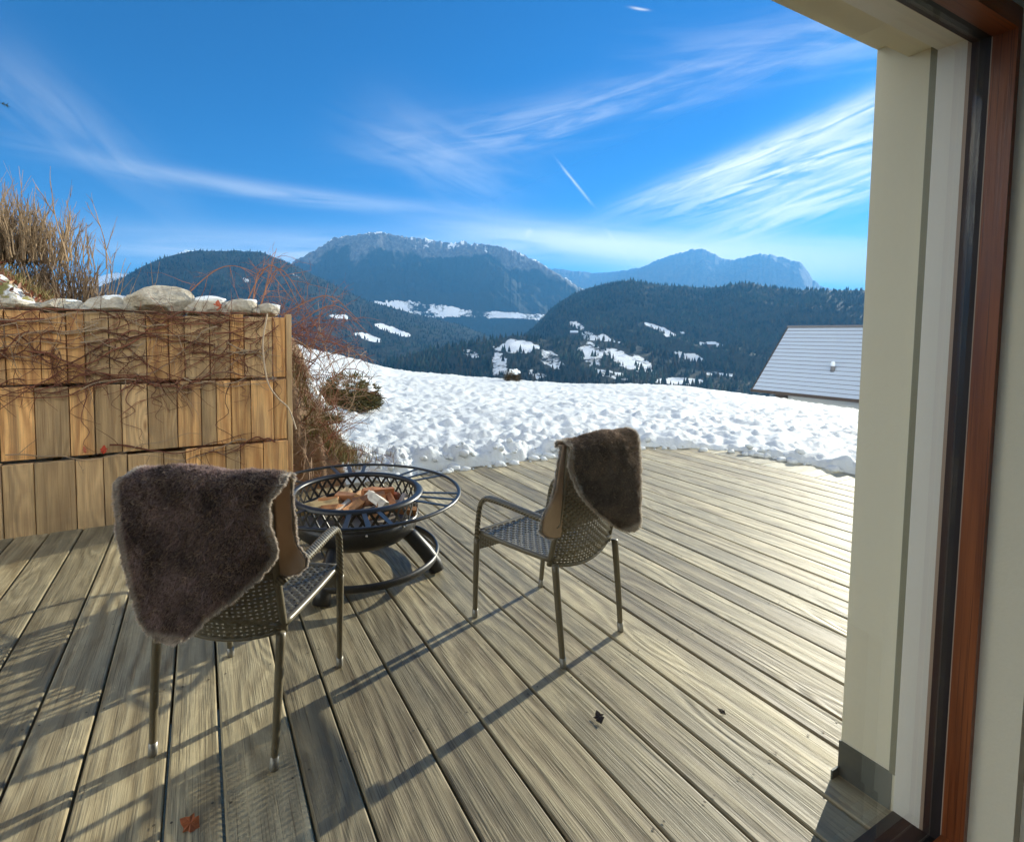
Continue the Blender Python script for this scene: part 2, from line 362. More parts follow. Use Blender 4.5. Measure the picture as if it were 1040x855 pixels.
# ------------------------------------------------------------------ light and sky
SUN_AZ, SUN_EL = rad(16.5), rad(17.3)       # measured from the +X axis towards +Y
sd = Vector((math.cos(SUN_AZ)*math.cos(SUN_EL), math.sin(SUN_AZ)*math.cos(SUN_EL), math.sin(SUN_EL)))
L = bpy.data.lights.new('sun', 'SUN'); L.energy = 5.0; L.angle = rad(.5); L.color = (1., .92, .76)
lo = bpy.data.objects.new('sun', L); COL.objects.link(lo); lo.rotation_euler = (-sd).to_track_quat('-Z', 'Y').to_euler()
SKY_STRENGTH = .06
EXPOSURE = 1.36
def build_world():
    t = NT('World', world=True); SC.world = t.m
    sky = t.n('ShaderNodeTexSky', {'sky_type': 'NISHITA', 'sun_disc': False, 'sun_elevation': SUN_EL, 'sun_rotation': math.pi/2-SUN_AZ, 'altitude': 1200, 'air_density': 1.0, 'dust_density': .6, 'ozone_density': 2.2})
    hs = t.n('ShaderNodeHueSaturation', Hue=.497, Saturation=1.9, Value=.80, Color=sky.outputs[0]).outputs[0]; hs = t.mix(1., hs, (.16, .72, 1.08), 'MULTIPLY')
    d = t.n('ShaderNodeTexCoord').outputs['Generated']; s = t.n('ShaderNodeSeparateXYZ', Vector=d)
    az = t.math('MULTIPLY', t.math('ARCTAN2', s.outputs[0], s.outputs[1]), 57.29578)
    el = t.math('MULTIPLY', t.math('ARCSINE', s.outputs[2]), 57.29578)
    tot = None
    nz = [0]
    def streak(a0, e0, ang, ln, wd, amp, fu=.12, fv=.9, lo=.3, hi=.7):
        nonlocal tot
        nz[0] += 1; c, q = math.cos(rad(ang)), math.sin(rad(ang)); k = math.cos(rad(e0))
        u0 = t.math('MULTIPLY', t.math('SUBTRACT', az, a0), k); v0 = t.math('SUBTRACT', el, e0)
        u = t.math('ADD', t.math('MULTIPLY', u0, c), t.math('MULTIPLY', v0, q)); v = t.math('SUBTRACT', t.math('MULTIPLY', v0, c), t.math('MULTIPLY', u0, q))
        vec = t.n('ShaderNodeCombineXYZ', X=t.math('MULTIPLY', u, fu), Y=t.math('MULTIPLY', v, fv), Z=nz[0]*7.3).outputs[0]
        n = t.n('ShaderNodeTexNoise', Vector=vec, Scale=1., Detail=7, Roughness=.58, Distortion=.6).outputs['Fac']
        wob = t.math('MULTIPLY', t.math('SUBTRACT', n, .5), wd*1.2); vv = t.math('ADD', v, wob)
        r2 = t.math('ADD', t.math('POWER', t.math('ABSOLUTE', t.math('DIVIDE', u, ln)), 2.6), t.math('POWER', t.math('ABSOLUTE', t.math('DIVIDE', vv, wd)), 2.))
        g = t.math('EXPONENT', t.math('MULTIPLY', r2, -1.))
        m = t.n('ShaderNodeMapRange', {'clamp': True, 'interpolation_type': 'SMOOTHSTEP'}, Value=n, From_Min=lo, From_Max=hi, To_Min=.12, To_Max=1.).outputs[0]
        x = t.math('MULTIPLY', t.math('MULTIPLY', g, m), amp)
        tot = x if tot is None else t.math('SUBTRACT', 1., t.math('MULTIPLY', t.math('SUBTRACT', 1., tot), t.math('SUBTRACT', 1., x)))
    streak(58.5, 17.2, 17, 12.5, 1.05, .9, .2, 1.6, .25, .65)
    streak(60, 15.2, 13, 10.5, 2.0, .95, .22, 1.5, .3, .66)
    streak(61, 12.3, 17, 9, 1.7, .9, .2, 1.3, .3, .65)
    streak(50, 8.2, -8, 21, 1.6, 1.0, .06, .6, .15, .5)
    streak(61, 6.0, -4, 15, 2.2, 1.0, .06, .6, .1, .45)
    streak(14, 8.6, 2, 25, 1.9, .75, .05, .5, .2, .7)
    streak(41, 22.4, 8, 17, 1.9, .30, .10, .8, .35, .7)
    streak(62, 24.5, -8, 12, 2.2, .22, .10, .8, .35, .7)
    streak(7, 14.2, -3, 17, .75, .30, .08, .7, .2, .6)
    streak(-9, 17.0, -38, 9, 2.4, .15, .1, .5, .25, .7)
    streak(25, 18.5, -20, 8, 3.5, .22, .1, .4, .3, .7)
    streak(34.3, 10.8, 30, .45, .3, .7, 1.2, 1.2, .3, .6)
    streak(39.2, 15.6, -51, 2.3, .11, .5, .5, 3., .1, .6)
    streak(43.7, 9.2, -53, 1.7, .14, .6, .5, 3., .1, .6)
    streak(45.2, 29.9, -17, .75, .09, .5, .5, 3., .1, .5)
    # thin white air towards the horizon
    hz = t.math('MULTIPLY', t.math('EXPONENT', t.math('MULTIPLY', t.math('MAXIMUM', el, 0.), -.26)), .40)
    tot = t.math('SUBTRACT', 1., t.math('MULTIPLY', t.math('SUBTRACT', 1., tot), t.math('SUBTRACT', 1., hz)))
    c = t.mix(t.math('MULTIPLY', tot, .92, clamp=True), hs, (12.5, 11.6, 10.))
    # unseen bright cloud bank behind the window, added to fill the shaded faces
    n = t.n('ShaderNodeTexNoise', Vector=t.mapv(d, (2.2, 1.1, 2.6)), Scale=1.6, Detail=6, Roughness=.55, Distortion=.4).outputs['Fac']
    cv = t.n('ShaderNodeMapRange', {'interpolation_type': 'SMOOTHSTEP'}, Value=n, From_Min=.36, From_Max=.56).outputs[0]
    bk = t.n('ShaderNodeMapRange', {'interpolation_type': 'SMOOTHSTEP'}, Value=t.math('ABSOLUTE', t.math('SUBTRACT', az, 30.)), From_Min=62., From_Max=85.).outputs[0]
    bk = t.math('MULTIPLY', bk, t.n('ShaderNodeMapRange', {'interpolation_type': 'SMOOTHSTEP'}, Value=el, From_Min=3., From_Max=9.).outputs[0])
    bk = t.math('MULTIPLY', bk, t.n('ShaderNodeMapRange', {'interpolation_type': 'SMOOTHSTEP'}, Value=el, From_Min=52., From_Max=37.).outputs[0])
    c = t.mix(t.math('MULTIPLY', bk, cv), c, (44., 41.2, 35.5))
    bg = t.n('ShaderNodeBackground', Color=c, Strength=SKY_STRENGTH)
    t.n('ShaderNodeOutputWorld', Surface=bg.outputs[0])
build_world()

# ------------------------------------------------------------------ setting: deck
def add_boards(mb, edges, y0f, y1f, zt=0.0, th=.04):
    """boards running along Y between the given seams"""
    for a, b in zip(edges[:-1], edges[1:]):
        g = .0045; x0, x1 = a+g, b-g; y = y0f; r = random.random()
        zz = zt+random.uniform(-.0025, .0005)
        c = 6e-3
        prof = [(x0, zz-th), (x0, zz-c), (x0+.0022, zz-.0022), (x0+c, zz), (x1-c, zz), (x1-.0022, zz-.0022), (x1, zz-c), (x1, zz-th)]
        y1 = y1f+random.uniform(-.02, .02)
        V = [(p[0], yy, p[1]) for yy in (y0f, y1) for p in prof]; n = len(prof)
        Fc = [(k, k+1, n+k+1, n+k) for k in range(n-1)]+[tuple(range(n))[::-1], tuple(range(n, 2*n))]
        mb.add(V, Fc, 0, (r, random.random(), random.random()))
seams = [-4.4, -4.2, -4.03, -3.84, -3.65, -3.47, -3.28, -3.09, -2.9, -2.71, -2.53, -2.34, -2.15, -1.97, -1.78, -1.6, -1.41, -1.2, -1.0, -.80, -.587, -.384, -.128, .033, .268, .429, .695, .918, 1.186, 1.40, 1.583, 1.741, 1.985, 2.149, 2.375, 2.57, 2.77, 2.95, 3.14, 3.33, 3.52, 3.71, 3.90, 4.09, 4.28, 4.47, 4.66, 4.85, 5.04, 5.23, 5.42, 5.6]
mb = MB(); add_boards(mb, seams, .70, 4.85)
scr = MB()
for a, b in zip(seams[:-1], seams[1:]):
    for jy in np.arange(1.02, 4.8, .64):
        for xx in (a+.028, b-.028):
            t_ = np.linspace(0, 2*np.pi, 9)[:-1]; cx_, cy_ = xx+random.uniform(-.006, .006), jy+random.uniform(-.012, .012)
            scr.add([(cx_+.0042*math.cos(q), cy_+.0042*math.sin(q), .0016) for q in t_], [tuple(range(8))], 2)
mb.v += scr.v; mb.c += scr.c; mb.mi += scr.mi
for f1 in scr.f: mb.f.append(tuple(i+mb.n for i in f1))
mb.n += scr.n
deck_far = MB()
ys = [.93+.19*i for i in range(21)]
for a, b in zip(ys[:-1], ys[1:]):
    deck_far.box(5.61, 6.12, a+.004, b-.004, -.04, random.uniform(-.003, 0), 1, (random.random(), random.random(), random.random()), .003)
for V, f_, m_, c_ in [(deck_far.v, deck_far.f, deck_far.mi, deck_far.c)]:
    for f1 in f_: mb.f.append(tuple(i+mb.n for i in f1))
    mb.v += V; mb.c += c_; mb.mi += m_; mb.n += deck_far.n
mb.build('deck', [M['deck'], M['deckx'], M['old_screw']], None, label='weathered grey-brown timber deck of long boards in front of the house', cat='deck', kind='structure')

# ------------------------------------------------------------------ setting: snow field and bank
crest = [(-200, 318), (0, 326), (200, 340), (300, 351), (330, 359), (400, 377), (480, 385), (560, 390), (640, 392), (700, 395.5), (770, 405), (870, 420), (1040, 440), (1300, 470)]
_ca = np.array([azt(*p) for p in crest])
RC = 28.
def deck_sd(x, y):
    """distance outside the snow-free part of the deck (rounded far corner)"""
    cx, cy, r = 4.6, 3.3, 1.42
    dx, dy = np.maximum(x-cx, 0), np.maximum(y-cy, 0)
    d = np.hypot(dx, dy)-r
    return d
def ground_z(x, y, detail=True):
    x = np.asarray(x, float); y = np.asarray(y, float)
    r = np.hypot(x, y); az = np.degrees(np.arctan2(x, y))
    zc = 1.45+RC*np.interp(az, _ca[:, 0], _ca[:, 1])
    s = np.clip((r-5.6)/(RC-5.6), 0, 1)
    z = zc*s**1.25
    e = np.maximum(r-RC, 0); z = z-.34*e-.0006*e*e
    sdv = deck_sd(x, y)
    n0 = vnoise(x*1.7, y*1.7, None, 3)*.10+vnoise(x*5.5, y*5.5, None, 4)*.06+vnoise(x*13, y*13, None, 5)*.035
    edge = sstep(-.06, .22, sdv+n0)
    z = z+.085
    # bank held by the plank wall
    w = 1-sstep(.66, 1.42+.07*np.maximum(y-5, 0), x+.18*vnoise(x*2.1, y*2.1, None, 8)+.06*vnoise(x*6, y*6, None, 9))
    bh = 1.47+.06*fbm(x*2.2, y*2.2, None, 3, 21)+.75*sstep(-.8, -2.1, x+.25*(y-5.6))+.5*sstep(-1.7, -4, x)
    bw = w*(y > 4.72)*(1-sstep(9, 18, y))
    z = z*(1-bw)+np.maximum(bh, z)*bw
    if detail:
        wx = x+.25*vnoise(x*.8, y*.8, None, 31); wy = y+.25*vnoise(x*.8, y*.8, None, 32)
        c_, s_ = math.cos(.5), math.sin(.5); u, v = wx*c_+wy*s_, -wx*s_+wy*c_
        k = np.clip((RC+14-r)/20, 0, 1)
        b = np.abs(fbm(u*2.3, v*3.9, None, 4, 41, gain=.5))
        lum = .135*b-.03+.04*np.abs(fbm(x*5.5, y*7.5, None, 3, 44))+.05*fbm(x*.7, y*.7, None, 2, 47)+.018*fbm(x*11, y*11, None, 3, 45)
        amp = (1-bw*.75)*sstep(-.05, .45, sdv)*k
        z = z+lum*amp+.18*fbm(x*.18, y*.18, None, 3, 51)*sstep(9, 18, r)*k
        # snow shovelled off the deck lies in lumps along its far edge
        pile = np.exp(-((sdv-.42)/.34)**2)*sstep(1.1, 1.8, x)*(1-sstep(4.2, 5.0, x))*(y > 4.0)
        ch = np.clip(.5+.75*fbm(x*5, y*5, None, 5, 61, gain=.62), 0, 1)
        z = z+pile*(.0+.17*ch**1.5)
        pile2 = np.exp(-((sdv-.25)/.22)**2)*(x > 4.0)
        z = z+pile2*(.02+.16*np.abs(fbm(x*3.2, y*3.2, None, 3, 65)))
    z = z*edge+(-.32)*(1-edge)
    z = np.where((sdv < -.3), -.35, z)
    return z, bw
na, nr = 620, 470
A = np.radians(np.linspace(-42, 98, na)); Rr = 2.6*(170/2.6)**(np.linspace(0, 1, nr)**1.02)
aa, rr = np.meshgrid(A, Rr, indexing='ij'); X, Y = rr*np.sin(aa), rr*np.cos(aa)
Z, BW = ground_z(X, Y)
ea = BW*(.62+.5*fbm(X*1.3, Y*1.3, None, 3, 71)-.35*sstep(.9, 1.7, X)-.2*sstep(6.5, 8, Y))
ea = ea+.30*BW*sstep(-.85, -1.3, X)*(Y > 5.2)
ea = np.maximum(ea, sstep(.03, -.25, deck_sd(X, Y)))
ea = np.maximum(ea, .95*np.exp(-(np.maximum(np.abs(X-.9)-.18, 0)/.16)**2-(np.maximum(np.abs(Y-5.0)-.3, 0)/.3)**2))
gr_ = sstep(.2, .6, fbm(X*.9+5, Y*.9, None, 2, 77)+.4*(X < -.6))
mb = MB(); mb.grid(np.stack([X.ravel(), Y.ravel(), Z.ravel()], 1), na, nr, 0, np.stack([ea.ravel(), gr_.ravel(), np.full(na*nr, .01)], 1))
mb.f = [q[::-1] for q in mb.f]
rg = np.random.default_rng(77)                       # crumbled clods where the snow was pushed off the boards
for k in range(190):
    if k < 150: x = rg.uniform(1.5, 4.7); y = 4.72+abs(rg.normal(0, .22))+.03
    else: th = rg.uniform(-.2, 1.5); q = 1.42+abs(rg.normal(.03, .14)); x, y = 4.6+q*math.cos(th), 3.3+q*math.sin(th)
    r = .012+.05*rg.random()**2.2; z = max(0., float(ground_z(np.array([x]), np.array([y]))[0][0]))
    bm = bmesh.new(); bmesh.ops.create_icosphere(bm, subdivisions=2, radius=1); V = np.array([v.co[:] for v in bm.verts]); V = V*(1+.55*fbm(V[:, 0]*1.9+k, V[:, 1]*1.6, V[:, 2]*1.6, 3, k % 50))[:, None]*np.array([r*rg.uniform(.8, 1.4), r*rg.uniform(.8, 1.4), r*.8])+np.array([x, y, z+r*.05])
    mb.add(V, [[v.index for v in f.verts] for f in bm.faces], 0, (.0, .0, .01)); bm.free()
mb.build('snow_field', M['snow'], None, True, label='sunlit snow covered meadow falling away beyond the deck', cat='snow', kind='structure')

# ------------------------------------------------------------------ setting: mountains
def layer(name, D, prof, r0, zb, mat, label, seed, shape=1.3, namp=.10, nscale=None, cols=None, na=300, nr=110, crest_n=.012, fall=.5, back=1.35, jagged=.0012):
    pa = np.array([azt(*p) for p in prof]); o = np.argsort(pa[:, 0]); pa = pa[o]
    a0, a1 = pa[0, 0], pa[-1, 0]
    a = np.linspace(a0, a1, na); t = np.concatenate([np.linspace(0, 1, int(nr*.8)), 1+np.linspace(.03, 1, nr-int(nr*.8))*(back-1)*D/(D-r0)])
    aa, tt = np.meshgrid(a, t, indexing='ij'); rr = r0+(D-r0)*tt
    X, Y = rr*np.sin(np.radians(aa)), rr*np.cos(np.radians(aa))
    jag = jagged*D*fbm(aa*2.6+seed, aa*0+.5, None, 5, seed+3, True, .6)
    zc = 1.45+D*np.interp(aa, pa[:, 0], pa[:, 1])+jag; H = zc-zb
    ns = nscale or 5./D
    n = fbm(X*ns, Y*ns, None, 6, seed, True, .55); n2 = fbm(X*ns*6, Y*ns*6, None, 4, seed+9)
    tc = np.clip(tt, 0, 1); up = tc**shape
    z = zb+H*up
    z = z+H.clip(60)*namp*n*(4*tc*(1-tc))**.8+H.clip(60)*crest_n*n2*sstep(.1, .6, tc)
    z = z-np.maximum(tt-1, 0)*(D-r0)*fall
    # keep what stands in front of the crest below the line of sight to it
    lim = 1.45+(zc-1.45)/D*rr-(1-tc)*D*.004
    z = np.where(tt < .985, np.minimum(z, np.where(lim > zb, lim, z)), z)
    C = cols(X, Y, z, aa, tc, rr, n, n2) if cols else np.zeros(X.shape+(3,))
    C[..., 2] = .01
    mb = MB(); mb.grid(np.stack([X.ravel(), Y.ravel(), z.ravel()], 1), na, len(t), 0, C.reshape(-1, 3)); mb.f = [q[::-1] for q in mb.f]
    ob = mb.build(name, mat, None, True, label=label, cat='mountain', kind='structure')
    return dict(a=a, t=t, X=X, Y=Y, Z=z, C=C, aa=aa, tc=tc, rr=rr, ob=ob)
def cols_far(X, Y, z, aa, tc, rr, n, n2):
    C = np.zeros(X.shape+(3,)); C[..., 0] = .02+.30*n2+.25*(tc-.6); C[..., 1] = .75; return C
def cols_snowy(X, Y, z, aa, tc, rr, n, n2):
    C = np.zeros(X.shape+(3,)); C[..., 0] = .62+.3*n2+.2*n; C[..., 1] = .8; return C
def px_of(aa, rr, z):
    """image row of a point, for laying out clearings on the slopes in real azimuth and height"""
    d = np.stack([rr*np.sin(np.radians(aa)), rr*np.cos(np.radians(aa)), z-1.45], -1)
    zc = d@_fw; return CX+F*(d@_r2)/zc, CY-F*(d@_u2)/zc

layer('mountain', 6300, [(-80, 300), (20, 292), (60, 290), (90, 283), (105, 280), (118, 277), (135, 278), (150, 283), (166, 268), (178, 259), (188, 254), (198, 256), (207, 262), (216, 262), (240, 290), (300, 300)], 4300, -250, M['mtn'],
      'far snow covered peaks at the left behind the dark forested hill', 101, 1.2, .12, cols=cols_snowy)
layer('mountain', 6000, [(480, 300), (555, 272), (575, 275), (600, 278), (630, 276), (650, 273), (672, 264), (690, 258), (700, 255), (712, 254), (722, 257), (733, 263), (744, 265), (756, 261), (770, 258.5), (785, 260), (795, 262), (803, 266), (812, 267), (820, 275), (826, 285), (838, 293), (880, 305), (1000, 325)], 3900, -250, M['mtn'],
      'pale blue far mountain range with twin summits', 111, 1.2, .22, cols=cols_far, na=520, nr=150, jagged=.0035)
def cols_plateau(X, Y, z, aa, tc, rr, n, n2):
    C = np.zeros(X.shape+(3,)); x, y = px_of(aa, rr, z)
    streaks = fbm(aa*3.2, tc*3, None, 4, 133, True)
    C[..., 0] = (.10+.44*sstep(.55, .95, tc)*sstep(-.1, .5, streaks+.6*n2))-.25*sstep(.8, .2, tc)+.12*(tc > .97)
    C[..., 0] = np.where(tc < .6, .05+.1*streaks*sstep(.4, .6, tc), C[..., 0])
    C[..., 1] = .2+.75*sstep(.55, .8, tc+.1*n2)
    # snowy pastures at the foot
    yb = np.interp(x, [370, 420, 460, 545], [309, 313, 317, 322]); hw = np.interp(x, [360, 385, 420, 450, 470, 548, 560], [1, 4, 8, 7, 4, 3, .5])
    past = (np.abs(y-yb+2*n2) < hw)*(x > 366)*(x < 560)*(tc < .5)
    C[..., 0] = np.where(past, .62+.35*n2, C[..., 0])
    return C
layer('mountain', 3500, [(180, 330), (260, 290), (300, 265), (318, 255), (330, 248.5), (340, 243), (352, 240), (372, 237.8), (385, 237.8), (400, 239.5), (420, 241), (436, 244), (450, 247.5), (460, 248), (470, 247.2), (485, 247.5), (500, 249.3), (512, 252), (525, 257), (535, 263), (544, 266), (556, 273), (570, 281), (585, 291), (620, 310), (700, 335)], 2200, -60, M['mtn'],
      'broad mountain with snow streaked cliffs along its flat top', 121, .85, .24, cols=cols_plateau, na=640, nr=200, crest_n=.03, jagged=.004)
def forest_cols(clear):
    def f(X, Y, z, aa, tc, rr, n, n2):
        C = np.zeros(X.shape+(3,)); x, y = px_of(aa, rr, z); s = np.full(X.shape, .02)
        for (px, py, w, h, sl, amt) in clear:
            q = ((x-px)/w)**2+((y-py-sl*(x-px))/h)**2
            s = np.maximum(s, amt*sstep(1.25, .5, q+.55*fbm(x*.16, y*.35, None, 3, 7)))
        C[..., 0] = s; C[..., 1] = .12+.2*n2
        return C
    return f
M1 = layer('hill', 1800, [(-120, 330), (40, 312), (105, 290), (125, 282), (143, 272), (160, 264), (178, 259), (200, 256), (225, 254.5), (250, 256), (265, 257), (280, 262), (295, 268), (312, 276), (330, 285), (350, 295), (373, 306), (400, 313), (430, 321), (470, 331), (520, 352), (560, 372), (620, 395)], 700, -150, M['mtn_near'],
      'dark forested hill sloping down to the right above the plank wall', 141, 1.0, .08, cols=forest_cols([(345, 322, 12, 3, .1, .75), (398, 335, 22, 3.5, .33, .85), (375, 343, 16, 3.5, .3, .85), (437, 318, 14, 3, .2, .7), (437, 369, 4, 4, -1, .6), (250, 285, 5, 3, .5, .5), (300, 280, 6, 2, .4, .5)]), nr=120)
M4 = layer('hill', 1500, [(480, 385), (520, 352), (545, 330), (558, 315), (570, 306), (585, 298), (600, 292.5), (620, 288), (640, 285.5), (655, 287), (665, 289.5), (680, 291), (700, 292), (720, 293), (735, 291), (750, 288.5), (765, 289), (785, 293), (800, 295), (820, 294), (850, 295), (880, 296), (960, 302), (1100, 315)], 600, -150, M['mtn_near'],
      'dark wooded hill across the valley at the right', 151, 1.0, .10, cols=forest_cols([(668, 333, 14, 3, .3, .7), (722, 350, 14, 3, .05, .75), (600, 345, 14, 9, .2, .55), (640, 360, 22, 9, .5, .75), (680, 340, 10, 3, .2, .7), (585, 330, 10, 4, .3, .6), (700, 362, 16, 5, .2, .7), (615, 350, 12, 12, .2, .75)]), nr=120)
M5 = layer('hill', 900, [(330, 400), (380, 372), (430, 356), (470, 350), (495, 346), (520, 341), (545, 343), (560, 347), (590, 345), (620, 347), (650, 352), (680, 362), (720, 372), (780, 380), (880, 390), (1000, 400)], 350, -120, M['mtn_near'],
      'snowy valley slope with dark woods just beyond the meadow', 161, 1.0, .10, cols=forest_cols([(525, 352, 24, 8, .0, .66), (507, 370, 10, 14, 0, .6), (560, 365, 14, 10, .3, .56), (600, 360, 14, 14, .2, .56), (632, 365, 20, 9, .5, .6), (690, 387, 30, 4, .02, .66), (655, 372, 14, 9, .6, .56), (480, 360, 12, 5, .2, .56), (545, 380, 12, 6, .2, .56), (620, 380, 22, 5, .2, .56), (730, 380, 20, 3, .1, .6)]), nr=120)
mb = MB(); a = np.linspace(0, 2*np.pi, 65)[:-1]
V = [(0, 0, -240)]+[(r*math.cos(t), r*math.sin(t), -240-.0*r) for r in (300, 2000, 6000, 13000) for t in a]
Fc = [(0, 1+i, 1+(i+1) % 64) for i in range(64)]
for k in range(3):
    for i in range(64): j = (i+1) % 64; Fc.append((1+k*64+i, 1+(k+1)*64+i, 1+(k+1)*64+j, 1+k*64+j))
mb.add(V, Fc, 0, (.1, .1, .01)); mb.build('terrain', M['mtn_near'], None, label='dark valley floor far below the meadow', cat='valley', kind='structure')

def forest(S, n, seed, label, hmin=8, hmax=15, lim=1.0):
    """a wood of small conifers on the front of a slope, left out where the snow lies in clearings"""
    rg = np.random.default_rng(seed); na, nt = S['X'].shape
    i = rg.integers(0, na-1, n*3); j = rg.integers(2, int(nt*.8), n*3); fi, fj = rg.random(n*3), rg.random(n*3)
    g = lambda K: (S[K][i, j]*(1-fi)*(1-fj)+S[K][i+1, j]*fi*(1-fj)+S[K][i, j+1]*(1-fi)*fj+S[K][i+1, j+1]*fi*fj)
    sn = S['C'][..., 0][i, j]; ok = np.flatnonzero((sn < .36+.25*rg.random(n*3)))[:n]
    X, Y, Z = g('X')[ok], g('Y')[ok], g('Z')[ok]; m = len(ok)
    h = hmin+(hmax-hmin)*rg.random(m)**1.6; w = h*rg.uniform(.17, .30, m); a0 = rg.random(m)*6.28
    V = np.zeros((m, 11, 3)); k = 5
    for q in range(k):
        t = a0+q*2*np.pi/k
        V[:, q] = np.stack([X+w*np.cos(t), Y+w*np.sin(t), Z+h*.08], 1)
        V[:, k+q] = np.stack([X+w*.6*np.cos(t+.6), Y+w*.6*np.sin(t+.6), Z+h*.5], 1)
    V[:, 10] = np.stack([X, Y, Z+h], 1)
    F0 = []
    for q in range(k):
        q2 = (q+1) % k; F0 += [(q, q2, k+q2), (q, k+q2, k+q), (k+q, k+q2, 10)]
    Fa = (np.array(F0)[None]+(np.arange(m)*11)[:, None, None]).reshape(-1, 3)
    tone = rg.uniform(.5, 1.9, (m, 1, 1))*(1+.5*vnoise(X*.012, Y*.012, None, seed))[:, None, None]; c = np.array([.013, .023, .018])*tone+np.array([.03, .017, .005])*(rg.random((m, 1, 1)) < .22)
    mb = MB(); mb.add(V.reshape(-1, 3), Fa.tolist(), 0, np.broadcast_to(c, (m, 11, 3)).reshape(-1, 3))
    return mb.build('forest', M['conifer'], None, label=label, cat='forest', kind='stuff')
forest(M1, 15000, 1, 'conifer forest covering the dark hill at the left', 5, 12)
forest(M4, 15000, 2, 'conifer forest covering the wooded hill at the right', 5, 11)
forest(M5, 5200, 3, 'dark conifer woods between the snowy clearings of the near valley slope', 6, 14)

# haze between the camera and the far ranges
t = NT('valley_haze'); pv = t.n('ShaderNodeVolumePrincipled', Color=(.09, .42, 1.0), Density=1.5e-4, Anisotropy=.2)
t.n('ShaderNodeOutputMaterial', Volume=pv.outputs[0]); M['haze'] = t.m
mb = MB(); mb.box(-13500, 13500, -13500, 13500, -420, 1040); mb.build('haze', M['haze'], None, label='thin blue winter haze filling the valley', cat='haze', kind='stuff')

# ------------------------------------------------------------------ house: wall and window
XJ, YO = 1.87, .885
XL = -2.3
hw = thing('house_wall', 'cream rendered house wall with a deep reveal beside the window', 'wall')
mb = MB(); mb.box(XJ, 5.6, .486, YO, -.3, 3.1); mb.box(-6, XL, .486, YO, -.3, 3.1); mb.box(XL, XJ, .486, YO, 2.319, 3.1)
mb.build('outer_wall', M['plaster'], hw)
mb = MB(); mb.box(XJ+.035, 5.6, .460, .4845, 0, 3.2); mb.box(-6, XL-.035, .460, .4845, 0, 3.2); mb.box(XL-.035, XJ+.035, .460, .4845, 2.36, 3.2)
mb.build('inner_plaster', M['inner_wall'], hw)
mb = MB(); mb.box(XJ-.006, XJ-.0003, .735, .752, .118, 2.30, ch=.001); mb.build('guide_rail', M['olive'], hw)
mb = MB(); mb.box(XJ-.005, XJ-.0003, .745, YO+.004, .0, .118); mb.box(XJ-.045, XJ-.0055, YO-.001, YO+.004, .0, .03); mb.build('flashing', M['flash'], hw)
mb = MB(); mb.box(XL+.001, XJ-.001, .66, .806, 2.262, 2.3185); mb.build('shutter_box', M['plaster'], hw)
mb = MB(); mb.box(XL+.001, XJ-.001, .8065, .826, 2.285, 2.3185); mb.build('shutter_slot', M['olive'], hw)

wi = thing('window', 'large fixed window with a red brown wooden frame and dark inner sash', 'window')
def ringbox(y0, y1, t, zb, zt, x0=XL, x1=XJ, mi=1):
    """rectangular frame of depth y0..y1, proud by t of the opening"""
    mb = MB()
    r = [random.random() for _ in range(4)]
    mb.box(x1-t, x1-.0005, y0, y1, zb, zt, 0, (r[0], .5, .5)); mb.box(x0+.0005, x0+t, y0, y1, zb, zt, 0, (r[1], .5, .5))
    mb.box(x0+t, x1-t, y0, y1, zt-t-.03, zt, 1, (r[2], .5, .5)); mb.box(x0+t, x1-t, y0, y1, zb, zb+t, mi, (r[3], .5, .5))
    return mb
ringbox(.67, .7345, .010, .0, 2.285, mi=2).build('outer_strip', [M['pvc'], M['pvc'], M['dark_sash']], wi)
ringbox(.66, .6697, .014, .0, 2.28, mi=2).build('tan_strip', [M['tan'], M['tan'], M['dark_sash']], wi)
ringbox(.621, .6597, .020, .0, 2.275).build('sash', [M['dark_sash'], M['dark_sash']], wi)
ringbox(.6185, .6208, .021, .0, 2.274).build('gasket', [M['tan'], M['tan']], wi)
fr = ringbox(.572, .6183, .022, .025, 2.272); fr.build('frame', [M['frame_wood'], M['frame_wood_x']], wi)
mb = MB(); mb.box(XL+.02, XJ-.0205, .622, .6595, -.05, .0); mb.build('threshold', M['gasket'], wi)
mb = MB(); mb.box(XL+.0205, XJ-.0205, .632, .650, .0205, 2.224); mb.build('pane', M['glass'], wi)
# room the picture is taken from
mb = MB(); mb.box(-4, 2.9, -3.6, .4595, -.06, -.001, 0, (.3, .3, .5)); mb.build('floor', M['floor'], None, label='oak floor of the room behind the window', cat='floor', kind='structure')
mb = MB(); mb.box(-4, 2.9, -3.75, -3.61, -.06, 3.0); mb.build('room_wall', M['room_wall'], None, label='dark panelled wall at the back of the room', cat='wall', kind='structure')
mb = MB(); mb.box(-4, 2.9, -3.6, .4595, 2.9, 3.0); mb.build('ceiling', M['room_wall'], None, label='plain ceiling of the room behind the window', cat='ceiling', kind='structure')
mb = MB(); mb.box(2.91, 3.05, -3.75, .455, -.06, 3.2); mb.build('room_wall', M['inner_wall'], None, label='plastered side wall of the room', cat='wall', kind='structure')

